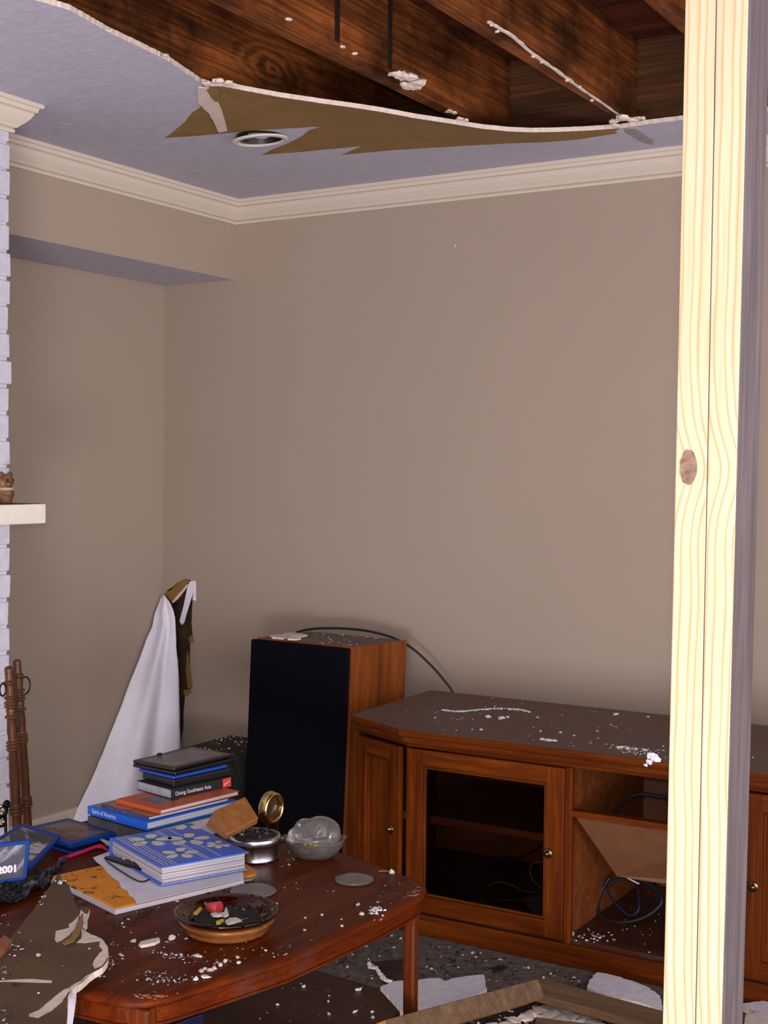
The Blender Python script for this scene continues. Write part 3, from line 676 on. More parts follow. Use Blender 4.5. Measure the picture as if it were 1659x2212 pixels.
# small dark box behind
sb = tag(obj('black_speaker_box', (lambda b: (box(b, .10, .34, -.56, -.15, 0, .35), b)[1])(bmesh.new()), [m_soot], bevel=.02, seg=3), 'low black box covered in soot and crumbs, left of the tall speaker', 'speaker')
scatter('plaster_crumbs', 'plaster crumbs on the low black box behind the book stack', [(.12, -.54), (.33, -.54), (.33, -.17), (.12, -.17)], .3502, 260, .001, .008, [m_chipw, m_chip, m_tan], 22, clump=12)

# ------------------------------------------------------------------ tv cabinet
YF = -.753
cab = thing('tv_cabinet', 'long low oak television cabinet with canted glass-door end, dusty top', 'cabinet', (1.92, -.45, 0))
XL, XR = .935, 2.905
def cpoly(g, yf, zt=None):
    """canted plan outline, g = overhang"""
    return [(XL-g+.02, -.147), (XL-g+.045, -.655-g), (1.200-g*.4, yf-g), (2.640+g*.4, yf-g), (XR+g-.045, -.655-g), (XR+g-.02, -.147)]
bm = bmesh.new(); poly(bm, cpoly(.022, YF-.012), .566, .588, 0, 1); obj('top', bm, [m_cabtop, m_oakx], cab, bevel=.006, seg=3)
bm = bmesh.new(); poly(bm, cpoly(.008, YF-.008), .545, .5655); poly(bm, cpoly(.0, YF-.0), .533, .545); obj('top_moulding', bm, m_oakx, cab, bevel=.005, seg=3)
bm = bmesh.new(); poly(bm, cpoly(.002, YF-.004), 0, .060); obj('plinth', bm, m_oakx, cab, bevel=.004)
bm = bmesh.new()
box(bm, XL+.02, XR-.02, -.165, -.150, .06, .24); box(bm, XL+.02, 1.70, -.165, -.150, .24, .533); box(bm, 1.70, XR-.02, -.165, -.150, .24, .533); obj('back_panel', bm, m_hardb, cab)
bm = bmesh.new(); poly(bm, [(XL+.03, -.17), (XL+.06, -.64), (1.21, YF+.01), (2.63, YF+.01), (XR-.06, -.64), (XR-.03, -.17)], .060, .072); obj('bottom_board', bm, m_shelfw, cab)
for x0, x1, nm in ((XL+.02, XL+.038, 0), (XR-.038, XR-.02, 1)):
    bm = bmesh.new(); box(bm, x0, x1, -.65, -.15, .06, .533); obj('side_panel', bm, m_oak, cab)
for x0 in (1.672, 2.150):
    bm = bmesh.new(); box(bm, x0, x0+.018, YF+.018, -.166, .072, .533); obj('divider', bm, m_oakin, cab)
for x0, x1 in ((1.6925, 1.706), (2.137, 2.150)):
    bm = bmesh.new(); box(bm, x0-.006, x1, YF-.002, YF+.017, .060, .533); obj('face_stile', bm, m_oak, cab, bevel=.002)
for x0, x1 in ((1.196, 1.203), (2.637, 2.644)):
    bm = bmesh.new(); box(bm, x0, x1, YF, YF+.017, .060, .533); obj('face_stile', bm, m_oak, cab, bevel=.002)
bm = bmesh.new(); box(bm, 1.69, 2.15, YF-.001, YF+.030, .402, .420); obj('cross_rail', bm, m_oakx, cab, bevel=.002)
bm = bmesh.new(); box(bm, 1.06, 1.67, -.66, -.18, .295, .318); obj('shelf', bm, wood('inner_shelf_wood', (.12, .04, .012), (.26, .10, .035), 'X', 1.3, .5), cab, bevel=.002)
def door_frame(root, M, w, z0, z1, st, rl, th=.02, mat_s=m_oak, mat_r=m_oakx):
    """local x across, y outward"""
    def ring(bm, x0, x1, za, zb, sx, rz, y0, y1):
        V = {}
        def g(x, y, z):
            k = (round(x, 5), round(y, 5), round(z, 5))
            if k not in V: V[k] = bm.verts.new(k)
            return V[k]
        F = [([(x0, za), (x0+sx, za), (x0+sx, za+rz), (x0+sx, zb-rz), (x0+sx, zb), (x0, zb)], 0), ([(x1-sx, za), (x1, za), (x1, zb), (x1-sx, zb), (x1-sx, zb-rz), (x1-sx, za+rz)], 0),
             ([(x0+sx, za), (x1-sx, za), (x1-sx, za+rz), (x0+sx, za+rz)], 1), ([(x0+sx, zb-rz), (x1-sx, zb-rz), (x1-sx, zb), (x0+sx, zb)], 1)]
        for P, mi in F:
            bm.faces.new([g(x, y1, z) for x, z in P]).material_index = mi; bm.faces.new([g(x, y0, z) for x, z in reversed(P)]).material_index = mi
        loops = [[(x0, za), (x0+sx, za), (x1-sx, za), (x1, za), (x1, zb), (x1-sx, zb), (x0+sx, zb), (x0, zb)], [(x0+sx, za+rz), (x0+sx, zb-rz), (x1-sx, zb-rz), (x1-sx, za+rz)]]
        for L in loops:
            for i in range(len(L)):
                a, b = L[i], L[(i+1) % len(L)]; bm.faces.new((g(a[0], y0, a[1]), g(b[0], y0, b[1]), g(b[0], y1, b[1]), g(a[0], y1, a[1]))).material_index = 0 if a[0] == b[0] else 1
        bmesh.ops.recalc_face_normals(bm, faces=bm.faces)
    bm = bmesh.new(); ring(bm, 0, w, z0, z1, st, rl, 0, th); f = obj('door', bm, [mat_s, mat_r], root, bevel=.003, seg=2, matrix=M)
    bm = bmesh.new(); ring(bm, st, w-st, z0+rl, z1-rl, .008, .008, .004, th-.005); obj('inner_bead', bm, [mat_s, mat_r], f, bevel=.002, matrix=M)
    return f
def knob(parent, M, x, z, y, r=.0135, mt=m_dbrass):
    bm = bmesh.new(); lathe(bm, [(r*.6, 0), (r, .002), (r, .004), (r*.82, .006), (r*.6, .0045), (r*.55, .010), (r*.4, .014), (r*.15, .016)], (0, 0, 0), 24)
    K = M @ Matrix.Translation((x, y, z)) @ Matrix.Rotation(radians(-90), 4, 'X'); obj('knob', bm, mt, parent, matrix=K)
def doorM(p, q): return frame_m((p[0], p[1], 0), (q[0]-p[0], q[1]-p[1], 0), (0, 0, 1)) @ Matrix(((1, 0, 0, 0), (0, 0, 1, 0), (0, -1, 0, 0), (0, 0, 0, 1))).transposed()
def DM(p, q):
    x = Vector((q[0]-p[0], q[1]-p[1], 0)).normalized(); y = Vector((x.y, -x.x, 0)); M = Matrix.Identity(4)
    for i, a in enumerate((x, y, Vector((0, 0, 1)))):
        for j in range(3): M[j][i] = a[j]
    M.translation = (p[0], p[1], 0); return M
# local y points outward (toward the room)
M1 = DM((1.203, YF+.012), (1.690, YF+.012)); d1 = door_frame(cab, M1, .483, .068, .530, .052, .046)
bm = bmesh.new(); box(bm, .055, .428, .008, .012, .112, .486); obj('glass_pane', bm, m_tint, d1, matrix=M1); knob(d1, M1, .440, .297, .02)
p0, p1 = (.992, -.668), (1.190, YF+.003); M2 = DM(p0, p1); w2 = (Vector(p1)-Vector(p0)).length
d2 = door_frame(cab, M2, w2-.006, .068, .530, .045, .046, .016)
bm = bmesh.new(); box(bm, .045, w2-.05, .003, .009, .11, .486); obj('panel', bm, m_oak, d2, matrix=M2); knob(d2, M2, w2-.040, .288, .016)
M3 = DM((2.152, YF+.012), (2.637, YF+.012)); d3 = door_frame(cab, M3, .483, .068, .530, .062, .046)
bm = bmesh.new(); box(bm, .055, .428, .004, .010, .112, .486); obj('panel', bm, m_oak, d3, matrix=M3); knob(d3, M3, .042, .300, .02)
p0, p1 = (2.650, YF+.003), (2.848, -.668); M4 = DM(p0, p1); d4 = door_frame(cab, M4, w2-.006, .068, .530, .045, .046, .016)
bm = bmesh.new(); box(bm, .045, w2-.05, .003, .009, .11, .486); obj('panel', bm, m_oak, d4, matrix=M4); knob(d4, M4, .04, .288, .016)
# drop board inside the centre bay
bm = bmesh.new(); q = [Py(1230, 1768, YF+.02), Py(1332, 1892, YF+.20), Py(1430, 1908, YF+.20), Py(1500, 1920, YF+.22), Py(1520, 1800, YF+.02)]
q[0].z = .398; q[0].x = 1.71; q[4] = Vector((2.13, YF+.02, .398)); q[3] = Vector((2.13, YF+.21, .235))
prism(bm, q, (0, .008, -.004)); tag(obj('fallen_panel', bm, m_hardb), 'plain brown hardboard panel slipped down inside the open bay', 'board')
bm = bmesh.new(); q = Py(1234, 1785, YF+.03); blob(bm, q, .004, .004, .006); tag(obj('shelf_pin', bm, m_glass), 'clear plastic shelf pin at the top of the open bay', 'shelf pin')
# cables in the bay
def cable(name, pts, r, lab, mt=m_cable, closed=False): bm = bmesh.new(); tube(bm, smooth_path(pts, 8), r, 8); return tag(obj(name, bm, mt), lab, 'cable')
yb = -.52
cable('power_cable', [Py(1318, 1895, yb+.05), Py(1300, 1925, yb+.03), Py(1291, 1958, yb), Py(1298, 1980, yb-.02), Py(1320, 1990, yb-.03), Py(1352, 1992, yb-.03), Py(1390, 1982, yb-.02), Py(1420, 1962, yb-.01), Py(1430, 1943, yb), Py(1418, 1922, yb+.02), Py(1395, 1905, yb+.03), Py(1365, 1898, yb+.03), Py(1330, 1902, yb+.03), Py(1308, 1918, yb+.03)], .0052, 'thick black cable coiled in the open cabinet bay')
cable('thin_cable', [Py(1308, 1915, yb+.02), Py(1322, 1942, yb), Py(1342, 1965, yb-.02), Py(1362, 1977, yb-.03), Py(1378, 1968, yb-.03), Py(1380, 1945, yb-.01), Py(1376, 1915, yb+.03), Py(1362, 1896, yb+.05)], .0035, 'thinner dark blue cable looped inside the thick coil', mat('dark_blue_cable', (.012, .012, .035), .45))
cable('thin_cable', [Py(1372, 1900, yb+.06), Py(1400, 1908, yb+.06), Py(1440, 1908, yb+.06), Py(1480, 1900, yb+.06)], .003, 'straight dark cable running right behind the coil')
cable('power_cable', [Py(1330, 1758, -.52), Py(1340, 1738, -.52), Py(1360, 1722, -.52), Py(1385, 1715, -.52), Py(1420, 1719, -.52), Py(1460, 1728, -.52), Py(1500, 1760, -.52)], .0052, 'black cable arching over the upper shelf of the open bay')
cable('cable_tie', [Py(1345, 1890, yb-.01), Py(1362, 1900, yb-.02), Py(1380, 1909, yb-.03)], .0022, 'pale twist tie on the coiled cable', m_chip)
yb = -.50
cable('lamp_cord', [Py(1172, 1862, yb), Py(1152, 1863, yb), Py(1145, 1880, yb), Py(1150, 1900, yb), Py(1162, 1912, yb), Py(1176, 1922, yb)], .0025, 'beige cord loop behind the glass door, right side', m_beige)
cable('lamp_cord', [Py(1025, 1943, yb), Py(1045, 1925, yb), Py(1062, 1910, yb), Py(1085, 1906, yb), Py(1110, 1914, yb), Py(1130, 1924, yb), Py(1165, 1930, yb)], .0028, 'beige cord lying along the bottom behind the glass door', m_beige)
cable('thin_cable', [Py(1060, 1860, -.4), Py(1090, 1852, -.4), Py(1130, 1850, -.4), Py(1175, 1825, -.4)], .003, 'thin dark cable sagging behind the glass door')
cable('brass_hinge_pin', [Py(925, 1721, -.62), Py(936, 1719, -.62), Py(949, 1720, -.62)], .0022, 'small brass fitting behind the glass door', m_brass)
# debris on the cabinet
ct = [(1.0, -.62), (1.22, -.76), (2.45, -.76), (2.5, -.2), (.98, -.2)]
scatter('plaster_crumbs', 'fine white plaster crumbs over the cabinet top', ct, .5882, 260, .0008, .0045, [m_chipw, m_chip, m_dark], 31, clump=6, wts=[3, 2, 1])
scatter('plaster_crumbs', 'white plaster crumbs crowded along the cabinet front edge by the post', [(1.72, -.77), (2.06, -.77), (2.06, -.66), (1.72, -.66)], .5882, 260, .001, .006, [m_chipw, m_chip], 32, clump=10)
scatter('plaster_crumbs', 'plaster crumbs on the bottom board of the open bay', [(1.72, -.74), (2.12, -.74), (2.12, -.25), (1.72, -.25)], .0722, 160, .001, .005, [m_chipw, m_chip, m_dark], 33)
rr = random.Random(17)
bm = bmesh.new(); pts = [Pz(u, v, .5885) for u, v in ((958, 1535), (985, 1538), (1010, 1537), (1040, 1534), (1075, 1532), (1105, 1533), (1128, 1535), (1142, 1539))]; pp = smooth_path(pts, 4)
for p in pp: blob(bm, p, .010, .006, .003, rr, sub=1)
tag(obj('plaster_ribbon', bm, m_chipw), 'long thin plaster ribbon lying on the cabinet top', 'plaster scrap')
def chip(u, v, z, w, d, h, lab, group, mt=m_chip, name='plaster_chip', sub=1, rot=None):
    bm = bmesh.new(); blob(bm, (0, 0, 0), w, d, h, rr, sub=sub, rot=rot, rough=.45); M = Matrix.Translation(Pz(u, v, z))
    return tag(obj(name, bm, mt, matrix=M), lab, 'plaster scrap', group)
for u, v, w in ((940, 1552, .006), (1056, 1550, .010), (1085, 1554, .013), (1096, 1550, .008), (1160, 1552, .008), (1039, 1577, .006), (1168, 1580, .005), (1210, 1583, .006), (1240, 1590, .005), (1064, 1509, .004), (1290, 1580, .005), (1330, 1545, .010), (1400, 1550, .006), (1320, 1567, .005)):
    chip(u, v, .5882, w, w*.7, w*.5, 'small loose plaster chip lying on the dusty cabinet top', 'chips on the cabinet top')
bm = bmesh.new()
for u, v, w in ((1185, 1600, .016), (1172, 1598, .012), (1198, 1601, .01)): blob(bm, Pz(u, v, .5882), w, .009, .003, rr)
tag(obj('plaster_patch', bm, m_chipw), 'flat crumbled plaster patch near the middle of the cabinet front edge', 'plaster scrap')
bm = bmesh.new()
for u, v, w in ((1340, 1616, .012), (1356, 1618, .016), (1372, 1620, .012), (1392, 1622, .009)): blob(bm, Pz(u, v, .5882), w, .008, .004, rr)
tag(obj('plaster_patch', bm, m_chipw), 'crumbled plaster patch on the cabinet edge left of the post', 'plaster scrap')
bm = bmesh.new()
for u, v, w in ((1408, 1636, .013), (1414, 1641, .015), (1402, 1647, .009), (1395, 1652, .006)):
    p = Py(u, v, YF-.036); blob(bm, p-Vector((0, 0, .004)), w*.9, .004, w*.8, rr, sub=2, rot=0)
tag(obj('plaster_piece', bm, m_wpaper), 'white torn plaster piece hanging over the cabinet front edge by the post', 'plaster scrap')
chip(1234, 2022, .0722, .020, .009, .006, 'oval plaster chip at the left of the open bay floor', None)
bm = bmesh.new()
for k in range(40): tet(bm, Pz(1275+rr.gauss(0, 22), 2024+rr.gauss(0, 6), .0722), rr.uniform(.002, .006), rr)
tag(obj('plaster_dust_patch', bm, m_chipw), 'smear of broken plaster on the open bay floor', 'plaster scrap', kind='stuff')
# ------------------------------------------------------------------ coffee table
TZ = .45
def round_poly(pts, rads, n=7):
    out = []; N = len(pts)
    for i in range(N):
        p = Vector(pts[i]); a = Vector(pts[i-1]); b = Vector(pts[(i+1) % N]); r = rads[i]
        if r == 0: out.append(p); continue
        u = (a-p).normalized(); v = (b-p).normalized()
        s, e = p+u*r, p+v*r
        for k in range(n+1):
            t = k/n; out.append((1-t)**2*s+2*t*(1-t)*p+t*t*e)
    return out
tb0 = [(1.765, -1.60), (1.60, -1.540), (1.45, -1.487), (1.20, -1.435), (.97, -1.425), (.79, -1.50), (.66, -2.30), (.80, -2.40), (1.05, -2.45), (1.35, -2.435), (1.665, -2.405), (1.745, -2.10), (1.768, -1.80)]
rads = [.075, 0, 0, 0, 0, .09, .06, 0, 0, 0, .075, 0, 0]
tcen = Vector((1.2, -1.95))
def inset(pts, d): return [tcen+(Vector(p)-tcen)*(1-d/((Vector(p)-tcen).length)) for p in pts]
tpoly = round_poly(tb0, rads)
tab = thing('coffee_table', 'dark polished wooden coffee table with rounded corners, strewn with plaster and soot', 'table', (1.2, -1.95, 0))
bm = bmesh.new(); lay = [(0.016, TZ-.0185), (.006, TZ-.018), (0.001, TZ-.0145), (0, TZ-.009), (.005, TZ-.0035), (.016, TZ-.0008), (.030, TZ)]
rings = [[bm.verts.new((p.x, p.y, z)) for p in inset(tpoly, d)] for d, z in lay]
for A, B in zip(rings, rings[1:]):
    for k in range(len(A)): f = bm.faces.new((A[k], A[(k+1) % len(A)], B[(k+1) % len(A)], B[k])); f.smooth = True
bm.faces.new(list(reversed(rings[0]))); bm.faces.new(rings[-1]); bmesh.ops.recalc_face_normals(bm, faces=bm.faces)
obj('table_top', bm, m_table, tab)
bm = bmesh.new(); o_, i_ = inset(tpoly, .016), inset(tpoly, .036); n = len(o_)
for z0, z1, oo in ((TZ-.047, TZ-.019, o_), ):
    vo = [[bm.verts.new((p.x, p.y, z)) for p in q] for q, z in ((oo, z0), (oo, z1), (i_, z1), (i_, z0))]
    for a in range(4):
        for k in range(n): bm.faces.new((vo[a][k], vo[a][(k+1) % n], vo[(a+1) % 4][(k+1) % n], vo[(a+1) % 4][k]))
bmesh.ops.recalc_face_normals(bm, faces=bm.faces); obj('apron', bm, m_table, tab)
bm = bmesh.new(); o_ = inset(tpoly, .012)
vo = [[bm.verts.new((p.x, p.y, z)) for p in q] for q, z in ((o_, TZ-.053), (o_, TZ-.0475), (i_, TZ-.0475), (i_, TZ-.053))]
for a in range(4):
    for k in range(n): bm.faces.new((vo[a][k], vo[a][(k+1) % n], vo[(a+1) % 4][(k+1) % n], vo[(a+1) % 4][k]))
bmesh.ops.recalc_face_normals(bm, faces=bm.faces); obj('apron_bead', bm, m_table, tab, bevel=.003)
for cx, cy, a, lt in ((1.728, -1.643, 5, .013), (1.630, -2.362, 5, .024), (.84, -1.56, 0, .014), (.72, -2.25, 0, .014)):
    bm = bmesh.new(); prev = None
    for z, h in ((0, lt*.9), (.02, lt), (TZ-.075, lt), (TZ-.05, lt+.002), (TZ-.020, lt+.002)):
        q = [bm.verts.new(Vector((cx, cy, z))+Matrix.Rotation(radians(a), 3, 'Z') @ Vector((sx*h, sy*h, 0))) for sx, sy in ((-1, -1), (1, -1), (1, 1), (-1, 1))]
        if prev:
            for k in range(4): bm.faces.new((prev[k], prev[(k+1) % 4], q[(k+1) % 4], q[k]))
        else: bm.faces.new(list(reversed(q)))
        prev = q
    bm.faces.new(prev); obj('leg', bm, m_tablez, tab, bevel=.005, seg=2)
SZ = .175
shp = [(1.69, -1.62), (1.585, -1.535), (1.2, -1.50), (.88, -1.54), (.74, -2.25), (1.2, -2.38), (1.58, -2.34), (1.66, -2.1), (1.70, -1.85)]
bm = bmesh.new(); poly(bm, round_poly(shp, [0]*9), SZ-.022, SZ); obj('shelf', bm, m_shelfw, tab, bevel=.004)
scatter('plaster_crumbs', 'plaster crumbs sprinkled over the lower table shelf', [(1.6, -1.6), (1.1, -1.6), (1.1, -2.3), (1.6, -2.3), (1.66, -1.9)], SZ+.0002, 260, .0008, .006, [m_chipw, m_chip, m_dark], 41, wts=[3, 2, 3])
for u, v, w in ((776, 2139, .009), (768, 2187, .007), (805, 2199, .006), (805, 2187, .006), (656, 2132, .006), (600, 2172, .005), (710, 2192, .006)):
    chip(u, v, SZ, w, w*.6, w*.5, 'white plaster chip on the lower table shelf', 'chips on the table shelf', m_chipw)
# disc cases on the shelf, seen under the table edge
def case(bm, cx, cy, a, w, d, z0, z1, mi=0):
    R_ = Matrix.Rotation(radians(a), 3, 'Z'); P = [R_ @ Vector((sx*w/2, sy*d/2, 0))+Vector((cx, cy, 0)) for sx, sy in ((-1, -1), (1, -1), (1, 1), (-1, 1))]
    hexa(bm, [(p.x, p.y, z0) for p in P]+[(p.x, p.y, z1) for p in P], mi)
z = SZ+.0005
for i, (cx, cy, a, lab) in enumerate(((1.36, -2.26, 8, 'lowest disc case of the stack on the shelf behind the near table corner'), (1.365, -2.255, 3, 'middle disc case of the stack on the shelf behind the near table corner'), (1.36, -2.26, 12, 'dark blue disc case topmost on the shelf stack behind the near table corner'))):
    bm = bmesh.new(); case(bm, cx, cy, a, .19, .135, z, z+.0145); dc = tag(obj('disc_case', bm, m_caseblack if i < 2 else m_navy, bevel=.003), lab, 'disc case', 'disc cases on the table shelf')
    if i == 2:
        bm = bmesh.new(); case(bm, cx-.01, cy, a, .15, .11, z+.0146, z+.015); obj('cover_art', bm, art('case_art_night', [(.005, .006, .02), (.01, .02, .06), (.004, .004, .01)], 18), dc)
        bm = bmesh.new()
        R_ = Matrix.Rotation(radians(a), 3, 'Z')
        tube(bm, [R_ @ Vector((-.09, -.0685, 0))+Vector((cx, cy, z+.0148)), R_ @ Vector((.094, -.0685, 0))+Vector((cx, cy, z+.0148))], .0009, 6); obj('sleeve_edge', bm, m_white, dc)
    z += .0148
M_ = frame_m(Pz(372, 2214, .235), Pz(438, 2192, .26)-Pz(372, 2214, .235), (0, 0, 1))
dc = None
p0, p1 = Pz(366, 2216, .236), Pz(440, 2190, .236); dr = (p1-p0).normalized(); nr = Vector((-dr.y, dr.x, 0))
bm = bmesh.new(); q = [p0, p1, p1+nr*.12, p0+nr*.12]; hexa(bm, [(a.x, a.y, SZ+.0005) for a in q]+[(a.x, a.y, .236) for a in q])
bs = tag(obj('boxed_set', bm, mat('midnight_cover', (.008, .009, .035), .4), bevel=.002), 'navy boxed set with pale lettering on the shelf, right of the near table leg', 'box set')
bs_args = (p0+dr*.030+Vector((0, 0, -.022))-nr*.0006, dr)

# ------------------------------------------------------------------ books, cases and things on the table
def rect(A, B, C):
    """near corner B, left A, right C -> orthogonal frame"""
    B = Vector(B[:2]); A = Vector(A[:2]); C = Vector(C[:2]); u = (A-B); v = (C-B); lu, lv = u.length, v.length
    bis = (u.normalized()+v.normalized()).normalized(); s = 1 if bis.cross(u.normalized()) > 0 else -1
    def rot(w, a): return Vector((w.x*cos(a)-w.y*sin(a), w.x*sin(a)+w.y*cos(a)))
    return B, rot(bis, s*pi/4), rot(bis, -s*pi/4), lu, lv
def rbox(bm, fr, a0, a1, b0, b1, z0, z1, mi=0):
    B, u, v, lu, lv = fr; P = [B+u*a+v*b for a, b in ((a0, b0), (a0, b1), (a1, b1), (a1, b0))]
    hexa(bm, [(p.x, p.y, z0) for p in P]+[(p.x, p.y, z1) for p in P], mi)
def book(name, lab, fr, z0, z1, cover, spine='u', ct=.0022, pages=m_pages, cat='book', group=None, soft=False):
    """spine 'u' lies on the near face running along u (A-B side); 'v' on the face along v (B-C side)"""
    B, u, v, lu, lv = fr
    root = thing(name, lab, cat, (B.x, B.y, z0), group); bm = bmesh.new()
    rbox(bm, fr, 0, lu, 0, lv, z0, z0+ct); rbox(bm, fr, 0, lu, 0, lv, z1-ct, z1)
    if spine == 'u': rbox(bm, fr, 0, lu, 0, ct, z0+ct, z1-ct)
    if spine == 'v': rbox(bm, fr, 0, ct, 0, lv, z0+ct, z1-ct)
    obj('cover', bm, cover, root, bevel=.0008)
    bm = bmesh.new(); g = .0025; rbox(bm, fr, g, lu-g, g, lv-g, z0+ct+.0001, z1-ct-.0001); obj('pages', bm, pages, root); return root
def marks(name, M, L, h, mt, parent, seed, gap=.25):
    r_ = random.Random(seed); bm = bmesh.new(); x = 0
    while x < L:
        w = h*r_.uniform(.35, .8)
        if r_.random() > gap: box(bm, x, x+w*.45, 0, h*r_.uniform(.7, 1), -.0001, .0003); box(bm, x+w*.1, x+w, h*r_.choice((0, .4, .7)), h*r_.choice((.2, .55, .9)), -.0001, .00025)
        else: w = h*.9
        x += w+h*.22
    return obj(name, bm, mt, parent=parent, matrix=M)
def onspine(fr, side, off, z, sz=0):
    B, u, v, lu, lv = fr
    if side == 'u': d = -u; o = B+u*(lu-off)-v*sz      # runs left -> right, from A to B
    else: d = v; o = B+v*off-u*sz
    return frame_m((o.x, o.y, z), (d.x, d.y, 0), (0, 0, 1))
GR = 'books stacked at the back of the table'
fr = rect((.882, -1.712), (1.090, -1.752), (1.15, -1.48)); book('book', 'thick gray-spined book at the bottom of the book stack', fr, TZ+.0005, .4965, m_grayb, 'u', group=GR)
bm = bmesh.new(); rbox(bm, fr, .0, fr[3]*.6, .03, fr[4]+.012, .4968, .4988); tag(obj('magazine', bm, mat('cyan_blue_cover', (.01, .12, .32), .4)), 'thin bright blue magazine just above the gray-spined book', 'magazine')
fr = rect((.88, -1.709), (1.096, -1.745), (1.145, -1.47)); bk = book('book', 'large blue hardcover lettered Spirit of America', fr, .500, .5195, m_blue, 'u', .003, group=GR)
text('spine_lettering', 'Spirit of America', .0145, onspine(fr, 'u', .018, .5065, .0006), m_white, bk, .9)
bm = bmesh.new(); rbox(bm, fr, .01, fr[3]-.005, .01, fr[4]-.01, .5196, .5199); obj('cover_picture', bm, noisy('pale_gray_cover', (.16, .15, .19), (.28, .26, .30), 12, .4), bk)
fr = rect((.918, -1.700), (1.091, -1.732), (1.131, -1.49)); bk = book('book', 'thin navy book between the blue hardcover and the orange one', fr, .5202, .5275, m_navy, 'u', .0012, group=GR)
marks('spine_lettering', onspine(fr, 'u', .03, .5222, .0005), .11, .0036, mat('faded_lettering', (.14, .15, .30), .5), bk, 5)
marks('spine_lettering', frame_m(bs_args[0], bs_args[1], (0, 0, 1)), .045, .007, m_white, bs, 3)
bm = bmesh.new(); rbox(bm, fr, .004, fr[3]-.002, .004, fr[4]-.004, .5276, .5279); obj('cover_picture', bm, art('sunset_cover', [(.20, .05, .02), (.42, .15, .04), (.10, .04, .05)], 9), bk)
fr = rect((.945, -1.665), (1.100, -1.702), (1.118, -1.455)); bk = book('book', 'orange-red paperback under the black guidebook', fr, .5283, .5385, m_orange, 'u', .0016, group=GR)
bm = bmesh.new(); rbox(bm, fr, .045, .115, .035, .10, .5386, .5388); obj('cover_picture', bm, art('small_cover_photo', [(.04, .03, .04), (.12, .08, .10), (.05, .05, .06)], 30), bk)
fr = rect((.925, -1.585), (1.055, -1.612), (1.092, -1.432)); bk = book('book', 'black guidebook lettered Diving Southeast Asia with a red logo', fr, .5392, .5615, m_blackm, 'v', .0012, noisy('gray_page_edges', (.25, .24, .28), (.36, .34, .38), 60, .8), group=GR)
text('spine_lettering', 'Diving Southeast Asia', .0135, onspine(fr, 'v', .012, .5452, .0006), m_white, bk, .92)
B, u, v, lu, lv = fr
M_ = onspine(fr, 'v', lv-.026, .5395, .0009); bm = bmesh.new(); box(bm, 0, .026, 0, .022, -.0002, .0004); lg = obj('logo_patch', bm, m_logo, bk, matrix=M_)
bm = bmesh.new(); tube(bm, [(.004, .005, .0012), (.009, .011, .0012), (.013, .009, .0012), (.017, .014, .0012), (.022, .013, .0012)], .0012, 6); obj('logo_mark', bm, m_white, lg, matrix=M_)
GC = 'disc cases on top of the book stack'
def dcase(name, lab, fr, z0, z1, m, artm=None, g=GC, edge=.012, par=None, a0=None):
    bm = bmesh.new(); rbox(bm, fr, 0, fr[3], 0, fr[4], z0, z1); o = tag(obj(name, bm, m, bevel=.003, seg=3), lab, 'disc case', g)
    if artm: bm = bmesh.new(); rbox(bm, fr, edge, fr[3]-edge*1.6, edge, fr[4]-edge, z1, z1+.0006); obj('cover_art', bm, artm, o)
    return o
fr = rect((.915, -1.568), (1.045, -1.590), (1.035, -1.40)); 
fr = rect((.925, -1.562), (1.045, -1.592), (1.080, -1.418)); dcase('disc_case', 'fat black disc case just above the guidebook', fr, .5618, .5795, m_caseblack)
fr = rect((.915, -1.567), (1.043, -1.590), (1.070, -1.415)); dcase('disc_case', 'disc case with bright blue spine, third from the top of its stack', fr, .5798, .5868, mat('bright_blue_spine', (.012, .05, .30), .3))
fr = rect((.893, -1.56), (1.040, -1.580), (1.055, -1.385)); dcase('disc_case', 'black disc case second from the top of the stack', fr, .587, .595, m_caseblack)
fr = rect((.892, -1.555), (1.033, -1.576), (1.042, -1.375)); tc = dcase('disc_case', 'black framed disc case with dark picture, topmost of the stack', fr, .5953, .604, m_caseblack, m_art1)
bm = bmesh.new(); rbox(bm, fr, .004, fr[3]-.004, fr[4]-.008, fr[4]-.003, .604, .6048); obj('gold_stripe', bm, mat('dull_gold', (.20, .13, .03), .4), tc)
bm = bmesh.new(); rr = random.Random(6)
for u_, v_ in ((341, 1632), (345, 1631), (348, 1632)): blob(bm, Pz(u_, v_, .6045), .004, .003, .004, rr)
tag(obj('char_flake', bm, m_dark), 'tiny black char flake standing on the rim of the top disc case', 'debris')

# mailer, torn label sheet, card and pen, photo album
fr = rect(Pz(148, 1885, .462), Pz(249, 1963, .462), Pz(520, 1900, .462)); v_ = (Pz(520, 1899, .462).xy-fr[0]).normalized(); fr = (fr[0], Vector((-v_.y, v_.x)) if Vector((-v_.y, v_.x)).dot(fr[1]) > 0 else Vector((v_.y, -v_.x)), v_, fr[3], .305)
mx = thing('padded_mailer', 'orange padded mailer with soot smudges under the photo album', 'envelope', (fr[0].x, fr[0].y, TZ))
_v = tex(m_env, (1, 1, 1)); setc(m_env, mix(m_env, ramp(m_env, noi(m_env, _v, 22, 5, .7, 1.5), [(.57, BW(0)), (.66, BW(1))]), ramp(m_env, noi(m_env, _v, 6, 2), [(.3, (.62, .19, .003)), (.7, (.75, .27, .006))]), (.05, .02, .006)))
bm = bmesh.new(); rbox(bm, fr, .003, fr[3], .003, fr[4], TZ+.0005, .4625); obj('envelope', bm, m_env, mx, bevel=.004, seg=3)
bm = bmesh.new(); rbox(bm, fr, -.001, fr[3], -.001, .003, TZ+.0005, .4595); rbox(bm, fr, -.001, .003, .003, fr[4], TZ+.0005, .4595); obj('torn_edge', bm, m_white, mx)
